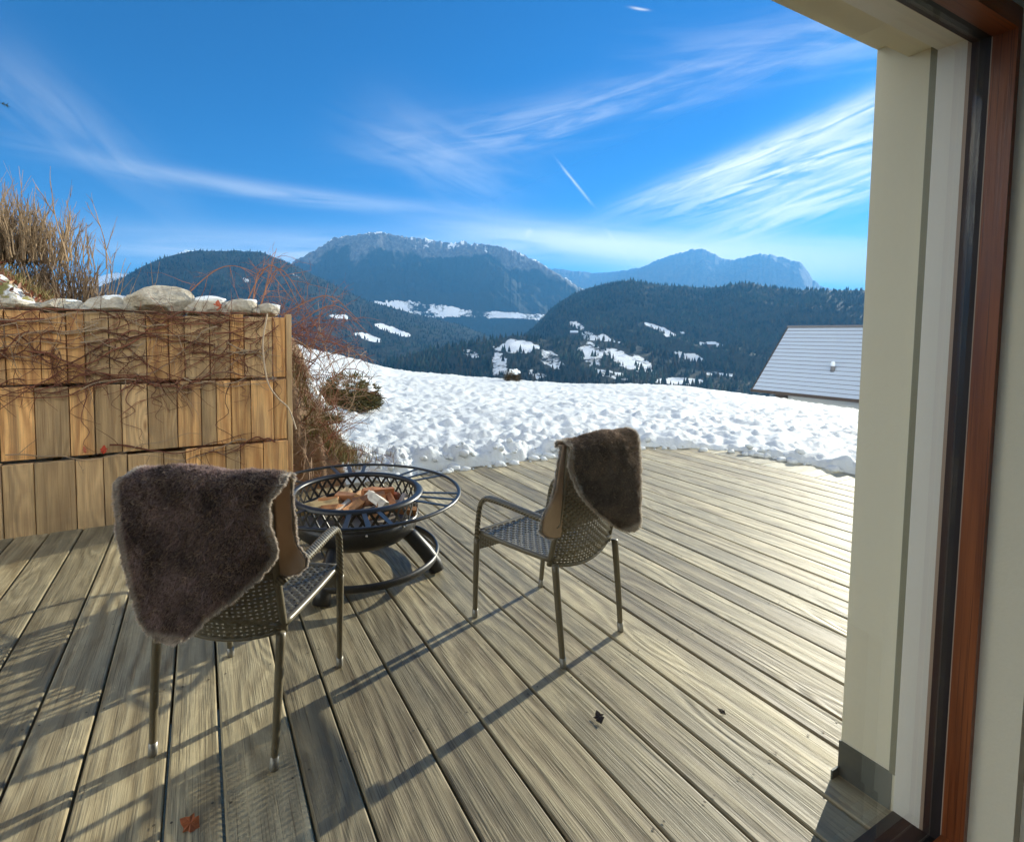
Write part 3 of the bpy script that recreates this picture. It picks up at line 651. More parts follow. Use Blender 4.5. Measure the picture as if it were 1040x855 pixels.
# ------------------------------------------------------------------ plank wall
pw = thing('plank_wall', 'retaining wall of three rows of orange and grey larch planks holding the bank', 'wall')
for k, (z0, z1) in enumerate(((-.02, .520), (.535, 1.05), (1.065, 1.585))):
    mb = MB(); x = .655; yf = 4.52+.035*k
    while x > -4.2:
        w = random.choice((.11, .15, .17, .2, .22, .24, .18)); x0 = max(x-w, -4.3)
        g = random.random(); g = .98 if g > .62 else g*.6
        o = random.uniform(-.007, .007)
        mb.box(x0+.003, x-.003, yf+o, yf+.05+o, z0, z1+random.uniform(-.016, .006), 0, (random.random(), g, random.uniform(.25, .95)), .004)
        x = x0
    mb.build('board_row', M['plank'], pw)
    mb = MB(); mb.box(-4.3, .65, yf+.061, yf+.10, z1-.12, z1-.02, 0, (.4, .9, .3)); mb.build('rail', M['plank'], pw)
mb = MB(); mb.box(.657, .70, 4.565, 4.66, -.05, 1.6, 0, (.77, .85, .6), .004); mb.build('end_post', M['plank'], pw)

# ------------------------------------------------------------------ chairs
def weave(mb, P, N, nu, nv, wu, wv, amp):
    """woven panel on the surface P(u,v), N(u,v): nv strands along u, nu strands along v"""
    def strand(pts, nor, side, w, ):
        V = np.concatenate([pts-side*w, pts+nor*w*.35, pts+side*w], 0); m = len(pts)
        Fc = [(k, k+1, m+k+1, m+k) for k in range(m-1)]+[(m+k, m+k+1, 2*m+k+1, 2*m+k) for k in range(m-1)]
        mb.add(V, Fc, 0)
    for j in range(nv):
        v = (j+.5)/nv; u = np.linspace(0, 1, nu*2+1); vv = np.full_like(u, v)
        ph = np.cos(np.pi*(u*nu-.5))*(1 if j % 2 else -1)
        p, n = P(u, vv), N(u, vv); p = p+n*(amp*ph)[:, None]
        t = np.gradient(p, axis=0); t /= np.linalg.norm(t, axis=1)[:, None]; strand(p, n, np.cross(n, t), wv)
    for i in range(nu):
        u = (i+.5)/nu; v = np.linspace(0, 1, nv*2+1); uu = np.full_like(v, u)
        ph = np.cos(np.pi*(v*nv-.5))*(-1 if i % 2 else 1)*-1
        p, n = P(uu, v), N(uu, v); p = p+n*(amp*ph)[:, None]
        t = np.gradient(p, axis=0); t /= np.linalg.norm(t, axis=1)[:, None]; strand(p, n, np.cross(n, t), wu)
def mk_normal(P):
    def N(u, v):
        e = 1e-3; a = P(u+e, v)-P(u-e, v); b = P(u, v+e)-P(u, v-e); n = np.cross(a, b); return n/np.linalg.norm(n, axis=1)[:, None]
    return N
def back_P(u, v):
    """backrest: u across (left to right), v up; curved around the sitter, slightly reclined"""
    s = 2*u-1
    z0 = .415+.035*s*s-.02; z1 = .972-.012*s*s
    z = z0+(z1-z0)*v
    hw = .222-.014*np.clip(v, 0, 1)**2
    x = s*hw
    y = .055-.085*np.clip(v, 0, 2)**1.1+.030*s*s-.015*np.sin(np.pi*v)
    return np.stack([x, y, z], 1)
def seat_P(u, v):
    s = 2*u-1; y = .075+.44*v; hw = .222+.028*v
    z = .452+.012*(2*v-1)**2*.5-.010*(1-s*s)*np.sin(np.pi*np.clip(v, 0, 1))
    return np.stack([s*hw, y, z], 1)
def apron_P(u, v):
    s = 2*u-1; return np.stack([s*.252, .512+.018*(1-s*s), .365+.02*(1-s*s)*-1+v*(.09+.02*(1-s*s))], 1)
def make_chair(name, label, loc, rz):
    o = thing(name, label, 'chair', loc, rz, 'wicker armchairs on the deck')
    mb = MB(); weave(mb, back_P, mk_normal(back_P), 22, 38, .0062, .0058, .0036); mb.build('backrest', M['wicker'], o, True)
    mb = MB()
    for s in (-1, 1):
        v = np.linspace(-.01, 1.01, 18); mb.tube(back_P(np.full(18, .5+.5*s), v), .0125, 8)
    u = np.linspace(0, 1, 22); mb.tube(back_P(u, np.ones(22)), .0125, 8); mb.tube(back_P(u, np.zeros(22)), .008, 8)
    mb.build('back_frame', M['chair_tube'], o, True)
    mb = MB(); weave(mb, seat_P, mk_normal(seat_P), 22, 22, .0062, .0062, .0034); mb.build('seat', M['wicker'], o, True)
    mb = MB()
    for s in (-1, 1):
        v = np.linspace(0, 1, 12); mb.tube(seat_P(np.full(12, .5+.5*s), v)-np.array([0, 0, .006]), .013, 8)
    u = np.linspace(0, 1, 16); mb.tube(seat_P(u, np.ones(16))-np.array([0, 0, .006]), .014, 8); mb.tube(seat_P(u, np.zeros(16))-np.array([0, 0, .006]), .012, 8)
    mb.build('seat_frame', M['chair_tube'], o, True)
    mb = MB(); weave(mb, apron_P, mk_normal(apron_P), 26, 9, .0085, .0052, .0018); mb.build('apron', M['wicker'], o, True)
    for s in (-1, 1):
        P = [(s*.2525, .541, .0), (s*.259, .53, .2), (s*.266, .517, .42)]
        mb = MB(); mb.tube(bez(P, 8), np.linspace(.0125, .0165, 17), 10); lg = mb.build('leg', M['chair_tube'], o, True)
        mb = MB(); mb.tube([(s*.2522, .5415, -.001), (s*.2525, .541, .004), (s*.2538, .539, .042)], [.0135, .0148, .0150], 10); mb.build('foot_cap', M['foot'], lg, True)
        P = [(s*.219, 0, 0), (s*.224, .022, .2), (s*.226, .05, .44)]
        mb = MB(); mb.tube(bez(P, 8), np.linspace(.0125, .0165, 17), 10); lg = mb.build('leg', M['chair_tube'], o, True)
        mb = MB(); mb.tube([(s*.2188, -.0005, -.001), (s*.219, 0, .004), (s*.2201, .0046, .042)], [.0135, .0148, .0150], 10); mb.build('foot_cap', M['foot'], lg, True)
        P = [(s*.266, .517, .40), (s*.269, .507, .50), (s*.271, .487, .60), (s*.271, .445, .642), (s*.268, .37, .650), (s*.262, .25, .645), (s*.250, .12, .635), (s*.234, .028, .628)]
        Q = bez(P, 8); w = np.linspace(0, 1, len(Q)); R = .0155+.006*sstep(.3, .5, w)
        mb = MB(); mb.tube(Q, R, 12, flat=(1.0, .72, (0, .45, .9)))
        # wrapped strands around the arm
        T = np.gradient(Q, axis=0); T /= np.linalg.norm(T, axis=1)[:, None]
        mb.build('armrest', M['chair_wrap'], o, True)
    return o
def m_wrap():
    t = NT('wrapped_wicker'); p = t.obj(); w = t.n('ShaderNodeTexWave', {'wave_type': 'BANDS', 'bands_direction': 'DIAGONAL'}, Vector=p, Scale=38., Distortion=.6, Detail=1.)
    n = t.noise(p, 60, 3)
    c = t.mix(w.outputs['Fac'], (.045, .036, .022), (.17, .145, .09)); c = t.mix(t.math('MULTIPLY', n, .4), c, (.2, .17, .11))
    return t.princ(c, .36, t.bump(w.outputs['Fac'], .6, .004), Specular_IOR_Level=.6)
M['chair_wrap'] = m_wrap()
C1 = ((.0074, 1.8404, .0), rad(-33.34)); C2 = ((1.6032, 1.7709, .0), rad(13.04))
ch1 = make_chair('wicker_armchair', 'wicker armchair nearest the plank wall with a dark sheepskin hanging low over its back', *C1)
ch2 = copy_tree(ch1); ch2.location = C2[0]; ch2.rotation_euler = (0, 0, C2[1])
tag(ch2, 'wicker armchair standing alone on the open deck right of the fire pit')

# ------------------------------------------------------------------ sheepskins
def sheepskin(label, loc, rz, rear, front, seed, tipc, rootc, rear_y=-.068, front_y=.045):
    """hide draped over the chair back: rear and front are (z, x_left, x_right) tables from the top down"""
    rg = np.random.default_rng(seed); o = thing('sheepskin', label, 'sheepskin', loc, rz, 'sheepskins over the chair backs')
    ztop = .992; rows = []
    def side(tab, sgn):
        z = np.array([t_[0] for t_ in tab]); xl = np.array([t_[1] for t_ in tab]); xr = np.array([t_[2] for t_ in tab])
        zz = np.linspace(z[0], z[-1], 34); f = lambda a: np.interp(-zz, -z, a)
        return zz, f(xl), f(xr)
    m = 30; tt = np.linspace(0, 1, m)
    zr, lr, rr_ = side(rear, -1); zf, lf, rf = side(front, 1)
    R = []
    for z, l, r in zip(zr[::-1], lr[::-1], rr_[::-1]):
        d = .975-z; x = l+(r-l)*tt
        y = rear_y-.02*np.sin(np.clip(d*5, 0, 1.5))+.012*np.sin(x*13+seed)*np.clip(d*4, 0, 1)-.03*d + .022*((x-.02)/.24)**2
        R.append(np.stack([x, y, np.full(m, z)], 1))
    nr_ = len(R)
    l0, r0_ = lr[0], rr_[0]; l1, r1_ = lf[0], rf[0]
    for q in np.linspace(0, np.pi, 9)[1:-1]:
        k = q/np.pi; x = (l0+(l1-l0)*k)+((r0_+(r1_-r0_)*k)-(l0+(l1-l0)*k))*tt
        yc = (rear_y+front_y-.022)/2; ry = (front_y-.022-rear_y)/2
        R.append(np.stack([x, yc-ry*math.cos(q)+.022*((x-.02)/.24)**2, ztop-.02+.034*math.sin(q)+.004*np.sin(x*21+seed)-.014*(x/.25)**2], 1))
    for z, l, r in zip(zf, lf, rf):
        d = .975-z; x = l+(r-l)*tt
        y = front_y-.022+.13*d+.01*np.sin(x*15+seed)-.03*((x-.0)/.24)**2*np.clip(d*4, 0, 1)
        R.append(np.stack([x, y, np.full(m, z)], 1))
    G = np.array(R); n = len(G)
    du = np.gradient(G, axis=1); dv = np.gradient(G, axis=0); N = np.cross(dv, du); N /= np.linalg.norm(N, axis=2)[..., None]+1e-9
    if N[2, m//2, 1] > 0: N = -N
    # hide: closed thin sheet
    th = .004; V = np.concatenate([(G+N*th*.5).reshape(-1, 3), (G-N*th*.5).reshape(-1, 3)]); K = n*m; Fc = []
    for i in range(n-1):
        for j in range(m-1):
            a = i*m+j; Fc += [(a, a+1, a+m+1, a+m), (K+a, K+a+m, K+a+m+1, K+a+1)]
    for i in range(n-1):
        for j in (0, m-1): a = i*m+j; Fc.append((a, a+m, K+a+m, K+a))
    for j in range(m-1):
        for i in (0, n-1): a = i*m+j; Fc.append((a, a+1, K+a+1, K+a))
    mb = MB(); mb.add(V, Fc); mb.build('hide', M['hide'], o, True)
    # fur: tapering locks standing on the outer side, some leaning out over the edge
    NB = 85000
    A_ = np.linalg.norm(np.cross(G[1:, :-1]-G[:-1, :-1], G[:-1, 1:]-G[:-1, :-1]), axis=2); pr = (A_/A_.sum()).ravel()
    cell = rg.choice(len(pr), NB, p=pr); ci, cj = cell//(m-1), cell % (m-1); fi, fj = rg.random(NB), rg.random(NB)
    ne = 9000
    ei = rg.integers(0, n-1, ne); ej = np.where(rg.random(ne) < .5, 0, m-2); ef = np.where(ej == 0, 0.02, .98)
    nb_ = 2600; bi = np.where(rg.random(nb_) < .6, 0, n-2); bf = np.where(bi == 0, .02, .98)
    ci = np.concatenate([ci, ei, bi]); cj = np.concatenate([cj, ej, rg.integers(0, m-1, nb_)])
    fi = np.concatenate([fi, rg.random(ne), bf]); fj = np.concatenate([fj, ef, rg.random(nb_)])
    def lerp(Q): return Q[ci, cj]*((1-fi)*(1-fj))[:, None]+Q[ci+1, cj]*(fi*(1-fj))[:, None]+Q[ci, cj+1]*((1-fi)*fj)[:, None]+Q[ci+1, cj+1]*(fi*fj)[:, None]
    p, nn = lerp(G), lerp(N); T = len(p)
    u = (cj+fj)/(m-1); vv = (ci+fi)/(n-1)
    du_ = lerp(du); du_ /= np.linalg.norm(du_, axis=1)[:, None]+1e-9; dv_ = lerp(dv); dv_ /= np.linalg.norm(dv_, axis=1)[:, None]+1e-9
    eu = sstep(.05, 0, u)*-1+sstep(.95, 1, u); ev = sstep(.035, 0, vv)*-1+sstep(.965, 1, vv)
    clump = np.stack([vnoise(p[:, 0]*38, p[:, 1]*38, p[:, 2]*38, 5+k) for k in range(3)], 1)
    clump2 = np.stack([vnoise(p[:, 0]*90, p[:, 1]*90, p[:, 2]*90, 15+k) for k in range(3)], 1)
    d = nn+.42*clump+.38*clump2+rg.normal(0, .25, (T, 3))+du_*(eu*1.3)[:, None]+dv_*(ev*1.3)[:, None]+np.array([0, 0, -.35])
    d /= np.linalg.norm(d, axis=1)[:, None]
    neg = np.minimum((d*nn).sum(1)-.12, 0); d = d-nn*neg[:, None]
    ln = rg.uniform(.010, .018, T)*(1+.3*clump[:, 0]); w = rg.uniform(.0006, .0011, T)
    sd_ = np.cross(d, rg.normal(0, 1, (T, 3))); sd_ /= np.linalg.norm(sd_, axis=1)[:, None]
    bend = (np.array([0, 0, -.35])+.5*clump2)*ln[:, None]*.4
    b0 = p+nn*.001
    V = np.stack([b0-sd_*w[:, None], b0+sd_*w[:, None], b0+d*(ln*.55)[:, None]+sd_*(w*.8)[:, None], b0+d*(ln*.55)[:, None]-sd_*(w*.8)[:, None], b0+d*ln[:, None]+bend], 1)
    Fa = (np.array([(0, 1, 2, 3)])[None]+(np.arange(T)*5)[:, None, None]).reshape(-1, 4).tolist()
    Fb = (np.array([(3, 2, 4)])[None]+(np.arange(T)*5)[:, None, None]).reshape(-1, 3).tolist()
    tone = (rg.uniform(.75, 1.3, T)*(1+.6*vnoise(p[:, 0]*15, p[:, 1]*15, p[:, 2]*15, 40)))[:, None]
    cr, ct = np.array(rootc)[None]*tone, np.array(tipc)[None]*tone
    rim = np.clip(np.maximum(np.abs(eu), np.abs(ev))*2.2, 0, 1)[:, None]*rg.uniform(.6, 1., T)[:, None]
    cream = np.array([[.90, .82, .72]]); ct = ct*(1-rim)+cream*rim; cr = cr*(1-rim*.7)+cream*rim*.6  # backlit rim glow painted into the edge strands as a pale tint
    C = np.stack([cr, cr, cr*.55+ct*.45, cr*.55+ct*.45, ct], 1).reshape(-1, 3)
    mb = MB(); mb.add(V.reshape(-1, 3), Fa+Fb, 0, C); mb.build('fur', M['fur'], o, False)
    return o
sheepskin('dark brown sheepskin with a backlit glow coloured into its edges draped wide over the armchair nearest the plank wall', *C1,
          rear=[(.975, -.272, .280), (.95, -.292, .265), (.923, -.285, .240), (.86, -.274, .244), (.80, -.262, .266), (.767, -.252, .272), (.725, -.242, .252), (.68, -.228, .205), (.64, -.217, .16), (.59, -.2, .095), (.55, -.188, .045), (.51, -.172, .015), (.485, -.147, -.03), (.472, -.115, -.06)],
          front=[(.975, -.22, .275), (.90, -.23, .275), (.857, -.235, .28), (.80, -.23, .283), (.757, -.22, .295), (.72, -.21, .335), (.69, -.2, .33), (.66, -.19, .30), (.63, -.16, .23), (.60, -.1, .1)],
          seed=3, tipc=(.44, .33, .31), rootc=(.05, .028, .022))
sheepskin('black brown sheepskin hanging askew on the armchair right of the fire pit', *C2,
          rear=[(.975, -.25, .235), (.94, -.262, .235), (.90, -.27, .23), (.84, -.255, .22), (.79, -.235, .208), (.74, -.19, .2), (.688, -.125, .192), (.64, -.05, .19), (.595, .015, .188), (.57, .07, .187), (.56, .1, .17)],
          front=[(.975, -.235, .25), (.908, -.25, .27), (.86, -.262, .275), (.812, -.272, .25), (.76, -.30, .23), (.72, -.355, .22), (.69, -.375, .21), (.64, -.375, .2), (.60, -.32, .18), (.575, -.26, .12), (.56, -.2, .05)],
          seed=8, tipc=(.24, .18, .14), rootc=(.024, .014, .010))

# ------------------------------------------------------------------ fire pit
PC = (.856, 3.098)
fp = thing('fire_pit', 'round black steel fire pit with lattice bowl and wide open rim ring', 'fire pit', (*PC, 0), rad(-37))
mb = MB(); mb.lathe([(.415, .452), (.415, .462), (.400, .474), (.380, .474), (.368, .466), (.366, .452), (.38, .452)], 72); mb.build('bowl_rim', M['black_steel'], fp, True)
mb = MB(); mb.lathe([(.374, .335), (.385, .335), (.384, .30), (.37, .25), (.32, .205), (.22, .175), (.0, .165), (.0, .170), (.21, .18), (.31, .212), (.362, .255), (.374, .30), (.374, .335)], 72); mb.build('bowl', M['black_steel'], fp, True)
mb = MB(); mb.ring(0, 0, .458, .379, .008, 6, 72, flat=(.005, .012)); mb.ring(0, 0, .34, .379, .008, 6, 72, flat=(.005, .010))
nd_ = 34
for i in range(nd_):
    for s in (-1, 1):
        pts = []
        for k in range(5):
            tt = k/4; a = 2*math.pi*(i+s*1.0*(tt-.5)*1.0+.5*(s < 0)*0)/nd_; rr0 = .379+.0016*s
            pts.append((rr0*math.cos(a), rr0*math.sin(a), .345+.108*tt))
        P = np.array(pts); T = (P[-1]-P[0])/np.linalg.norm(P[-1]-P[0])
        for k in range(4):
            am = math.atan2(P[k][1]+P[k+1][1], P[k][0]+P[k+1][0]); nrm = np.array([math.cos(am), math.sin(am), 0]); tg = np.cross(T, nrm)*.0075
            q = nrm*.0012
            V = [P[k]-tg-q, P[k]+tg-q, P[k+1]+tg-q, P[k+1]-tg-q, P[k]-tg+q, P[k]+tg+q, P[k+1]+tg+q, P[k+1]-tg+q]
            mb.add(V, [(0, 1, 2, 3), (7, 6, 5, 4), (0, 3, 7, 4), (1, 5, 6, 2)])
mb.build('lattice', M['black_steel'], fp)
mb = MB(); mb.ring(0, 0, .462, .640, .011, 8, 96, flat=(.013, .009))
mb.build('table_ring', M['black_steel'], fp, True)
for gidx in range(6):
    for da in (-11, 0, 11):
        a = rad(20+60*gidx+da+37); c_, s_ = math.cos(a), math.sin(a); wd = .013
        V = [(r*c_-e*wd*s_, r*s_+e*wd*c_, z) for z in (.458, .463) for r in (.41, .635) for e in (-1, 1)]
        mb = MB(); mb.add(V, [(0, 1, 3, 2), (4, 6, 7, 5), (0, 4, 5, 1), (1, 5, 7, 3), (2, 3, 7, 6), (0, 2, 6, 4)]); mb.build('spoke', M['black_steel'], fp)
mb = MB(); mb.ring(0, 0, .085, .505, .02, 8, 84, flat=(.014, .022)); mb.build('base_ring', M['black_steel'], fp, True)
for k in range(4):
    a = rad(90*k); c_, s_ = math.cos(a), math.sin(a)
    mb = MB(); mb.tube([(c_*r, s_*r, z) for r, z in ((.30, .245), (.36, .20), (.44, .12), (.50, .045), (.515, .004))], [.042, .045, .046, .047, .047], 12); mb.build('leg', M['black_steel'], fp, True)
for k in range(10):
    a = 2*math.pi*k/10+.2
    mb = MB(); mb.tube([(.384*math.cos(a), .384*math.sin(a), .322), (.392*math.cos(a), .392*math.sin(a), .322)], [.007, .006], 8); mb.build('screw', M['screw'], fp, True)
V = []; 
mb = MB(); nA, nB = 40, 12; P = []
for i in range(nA):
    for j in range(nB):
        a = 2*math.pi*i/(nA-1); r = .365*j/(nB-1); P.append((r*math.cos(a), r*math.sin(a), .335+.012*math.sin(9*r*math.cos(a)*3+i)*(1-j/(nB-1))-.01*(j/(nB-1))))
mb.grid(P, nA, nB); mb.f = [q[::-1] for q in mb.f]; mb.build('ash_bed', M['ash'], fp, True)

# firewood lying in the bowl
wood = [(-.22, -.10, .36, 20, 'pale split log piece at the left edge of the fire bowl', (.50, .36, .17), .055),
        (-.14, -.14, .36, -35, 'short orange wood block between the pale piece and the long stick', (.45, .20, .08), .05),
        (-.06, -.16, .37, 62, 'greyish weathered stick lying in front in the bowl', (.36, .30, .24), .045),
        (.01, -.15, .38, 58, 'long orange split stick slanting across the front of the bowl', (.48, .22, .08), .05),
        (.09, -.06, .39, 5, 'dark brown split log in the middle of the firewood heap', (.22, .10, .05), .06),
        (.14, -.10, .405, -50, 'white barked birch splinter on top of the heap', (.62, .58, .50), .05),
        (.13, .02, .415, 28, 'rusty brown log resting highest on the heap', (.30, .12, .05), .055),
        (.22, -.02, .385, -62, 'reddish splinter sloping off the right of the heap', (.34, .15, .06), .045),
        (.26, -.12, .36, 15, 'short brown offcut at the front right of the heap', (.32, .16, .07), .045),
        (.28, .03, .36, 80, 'small grey chip at the right edge of the bowl', (.35, .30, .25), .035),
        (-.02, .03, .37, -15, 'broad brown slab behind the long orange stick', (.28, .13, .06), .06),
        (.06, .13, .365, 40, 'dull brown log half hidden at the back of the bowl', (.26, .13, .07), .055),
        (-.12, .06, .36, 70, 'pale end grain log at the back left of the bowl', (.48, .34, .18), .05)]
wood += [(-.25, .02, .35, 50, 'thin tan splinter lying along the left wall of the fire bowl', (.45, .30, .15), .035), (-.17, -.02, .375, 10, 'stubby orange chip behind the pale split log', (.46, .21, .08), .04), (.02, .05, .40, 75, 'tan split stick leaning on the rusty brown log', (.42, .24, .11), .035),
         (.20, .08, .38, -20, 'dark red offcut behind the reddish splinter', (.28, .10, .05), .04), (.16, -.20, .355, 30, 'flat orange chip at the very front of the bowl', (.48, .24, .10), .035), (-.10, -.22, .35, -10, 'small pale chip at the front left of the bowl', (.52, .42, .28), .03), (.05, .20, .36, -50, 'brown splinter at the far side of the bowl', (.32, .17, .09), .035)]
for k, (x, y, z, a, lab, c, r) in enumerate(wood):
    mb = MB(); n = 5; ln = random.uniform(.085, .125) if r > .04 else .06
    an = sorted(random.uniform(0, 6.28) for _ in range(n)); an = [i*2*math.pi/n+random.uniform(-.35, .35) for i in range(n)]
    V = []
    for t_ in (-1, -.3, .4, 1):
        for q in an: V.append((r*random.uniform(.55, .8)*math.cos(q), t_*ln, r*random.uniform(.5, .75)*math.sin(q)))
    Fc = [(i*n+q, i*n+(q+1) % n, (i+1)*n+(q+1) % n, (i+1)*n+q) for i in range(3) for q in range(n)]+[tuple(range(n))[::-1], tuple(range(3*n, 4*n))]
    mb.add(V, Fc, 0, [min(.9, q*1.45) for q in c]); w_ = mb.build('firewood', M['firewood'], None, label=lab, cat='firewood', group='firewood in the fire pit')
    ang = rad(-26); X_ = PC[0]+x*math.cos(ang)-y*math.sin(ang); Y_ = PC[1]+x*math.sin(ang)+y*math.cos(ang)
    w_.location = (X_, Y_, z+.03); w_.rotation_euler = (random.uniform(-.3, .3), random.uniform(-1, 1), rad(a)+ang-math.pi/2)

# ------------------------------------------------------------------ stones on the wall top
def blob(rx, ry, rz, seed, sub=3, rough=.2, fq=1.8):
    bm = bmesh.new(); bmesh.ops.create_icosphere(bm, subdivisions=sub, radius=1); V = np.array([v.co[:] for v in bm.verts])
    n = fbm(V[:, 0]*fq+seed, V[:, 1]*fq, V[:, 2]*fq, 4, seed)
    V = np.sign(V)*np.abs(V)**.8; V = V*(1+rough*n)[:, None]*np.array([rx, ry, rz])
    for v, c in zip(bm.verts, V): v.co = Vector(c)
    return bm
def rock(rx, ry, rz, seed, cuts=13):
    """a broken stone: a ball cut back by random planes, edges worn, surface pitted"""
    rg = np.random.default_rng(seed); bm = bmesh.new(); bmesh.ops.create_icosphere(bm, subdivisions=5, radius=1); V = np.array([v.co[:] for v in bm.verts])
    for k in range(cuts):
        n = rg.normal(0, 1, 3)*np.array([1, .8, 1.1]); n /= np.linalg.norm(n); d = rg.uniform(.62, .9); e = V@n-d; V = V-n*(np.maximum(e, 0)*.93)[:, None]
    V = V*(1+.05*fbm(V[:, 0]*2.5+seed, V[:, 1]*2.5, V[:, 2]*2.5, 3, seed)+.035*fbm(V[:, 0]*9+seed, V[:, 1]*9, V[:, 2]*9, 3, seed))[:, None]*np.array([rx, ry, rz])*1.22
    for v, c in zip(bm.verts, V): v.co = Vector(c)
    return bm
stones = [(-1.21, .10, .055, 'flat earthy stone at the far left of the plank wall top'), (-.93, .12, .06, 'low brown stone with snow behind it near the left of the wall top'),
          (-.60, .14, .085, 'low grey stone left of the big rounded stone on the wall'), (-.25, .21, .135, 'biggest rounded pale stone on top of the plank wall'),
          (.06, .15, .095, 'sharp edged stone just right of the biggest rounded stone'), (.32, .13, .085, 'squat layered stone near the right end of the wall top'),
          (.54, .09, .065, 'small pale stone at the right end of the wall top')]
stones += [(-1.07, .07, .04, 'small dark wedge stone between the two leftmost wall stones'), (-.76, .06, .045, 'small angular stone left of the low grey stone on the wall'), (-.05, .055, .05, 'small stone wedged right beside the biggest rounded stone'), (.20, .05, .05, 'small chip of stone between the sharp edged stone and the squat layered one'), (.44, .05, .045, 'small stone before the last pale stone of the wall top'), (-1.4, .10, .06, 'grey stone at the left edge of the view on the wall top')]
for k, (x, rx, rz, lab) in enumerate(stones):
    rx *= 1.1; rz *= .88
    mb = MB(); mb.bm(rock(rx, .13, rz, 20+k)); s_ = mb.build('stone', M['stone'], None, True, label=lab, cat='stone', group='stones along the top of the plank wall')
    s_.location = (x, 4.76, 1.585+rz*.72); s_.rotation_euler = (random.uniform(-.1, .1), random.uniform(-.1, .1), random.uniform(-.2, .2))
    if k in (0, 1, 2, 4, 5, 6, 8, 10):
        mb = MB(); mb.bm(blob(rx*.7, .10, rz*.35, 50+k, 3, .35, 2.)); c_ = mb.build('snow_patch', M['snow_cap'], s_, True); c_.location = (.02, .035, rz*.82)

# ------------------------------------------------------------------ twigs
def twig(mb, p, d, ln, r, depth, rg, col, spread=.6, curl=.25, grav=0., seg=5, nb=(2, 4), n=4, up=0.):
    p = np.array(p, float); d = np.array(d, float); d /= np.linalg.norm(d); pts = [p.copy()]; ds = []
    for i in range(seg):
        d = d+rg.normal(0, curl, 3)*.5+np.array([0, 0, -grav+up]); d /= np.linalg.norm(d); p = p+d*ln/seg; pts.append(p.copy()); ds.append(d.copy())
    c = np.array(col)*rg.uniform(.65, 1.35)
    mb.tube(pts, np.linspace(r, r*.45, seg+1), n if depth else 3, 0, c, cap=False)
    if depth > 0:
        for _ in range(rg.integers(nb[0], nb[1]+1)):
            k = rg.integers(1, seg+1); dd = ds[k-1]+rg.normal(0, spread, 3); twig(mb, pts[k], dd, ln*rg.uniform(.4, .7), r*.6, depth-1, rg, col, spread, curl, grav, max(3, seg-1), nb, n, up)
# creeper on the face of the plank wall
rg = np.random.default_rng(5)
cr = thing('creeper', 'leafless red brown creeper trailing across the plank wall', 'creeper')
mb = MB()
def face_y(z): return 4.52+.035*min(2, max(0, int(z//.53)))
for k in range(105):
    z = rg.choice([1.57, 1.5, 1.40, 1.34, 1.28, 1.06, .53], p=[.2, .17, .18, .15, .1, .12, .08])+rg.normal(0, .02); x = rg.uniform(-1.6, .6); L_ = rg.uniform(.35, 1.3); dr = rg.choice([-1, 1]); pts = []
    sl = rg.normal(-.05, .16) if z > 1.2 else rg.normal(0, .03)
    for i in range(13):
        q = i/12; xx = x+dr*L_*q; zz = z+sl*q*1.5+.05*math.sin(q*6+k)+rg.normal(0, .008)
        if xx > .66: break
        pts.append((xx, face_y(zz)-.012-.016*abs(math.sin(q*5+k))-.006*rg.random(), max(.02, min(zz, 1.60))))
    if len(pts) < 4: continue
    P = bez(pts, 3); c = np.array([.17, .065, .04])*rg.uniform(.5, 1.3) if rg.random() < .75 else np.array([.34, .25, .17])
    mb.tube(P, np.linspace(rg.uniform(.003, .0075), .0016, len(P)), 5, 0, c, cap=False)
    for i in range(2, len(P)-2, 5):
        if rg.random() < .55: twig(mb, P[i], (rg.normal(0, .6), -.12, rg.normal(-.2, .8)), rg.uniform(.06, .28), .0022, 1, rg, c, .5, .3, .05, 4, (0, 2))
for k in range(46):                                  # hanging strands
    x = rg.uniform(-1.6, .64); z = rg.choice([1.58, 1.35, 1.05, 1.3]); L_ = rg.uniform(.15, .6); pts = [(x+rg.normal(0, .02)+.05*math.sin(q*4+k)*q+q*rg.normal(0, .05), face_y(z-L_*q)-.010-.01*abs(math.sin(q*3+k)), z-L_*q) for q in np.linspace(0, 1, 7)]
    if max(p[0] for p in pts) > .655: continue
    P = bez(pts, 3); mb.tube(P, np.linspace(.004, .0015, len(P)), 4, 0, np.array([.24, .12, .075])*rg.uniform(.5, 1.4), cap=False)
mb.build('stems', M['bark'], cr)
# tangle over the end of the wall
tg = thing('dry_shrub', 'tangled bare red brown shrub spilling over the right end of the plank wall', 'shrub', (.95, 4.9, 0))
mb = MB()
for k in range(230):
    x, y = rg.uniform(.0, .46)-.22, rg.uniform(-.18, .5); z = rg.uniform(0, 1.25); twig(mb, (x, y, z), (rg.normal(.15, .6), rg.normal(-.12, .5), rg.normal(.45, .5)), rg.uniform(.2, .55), rg.uniform(.0025, .005), 2, rg, (.34, .23, .15) if rg.random() < .6 else (.24, .10, .06), .6, .4, .05, 5, (1, 3))
mb.build('lower_stems', M['bark'], tg)
mb = MB()
for k in range(110):
    x, y = rg.uniform(-.45, .15), rg.uniform(-.2, .35); z = rg.uniform(1.3, 1.58); twig(mb, (x, y, z), (rg.normal(.28, .6), rg.normal(-.15, .4), rg.normal(.45, .5)), rg.uniform(.2, .5), rg.uniform(.002, .004), 2, rg, (.24, .085, .05), .55, .35, .10, 6, (1, 3))
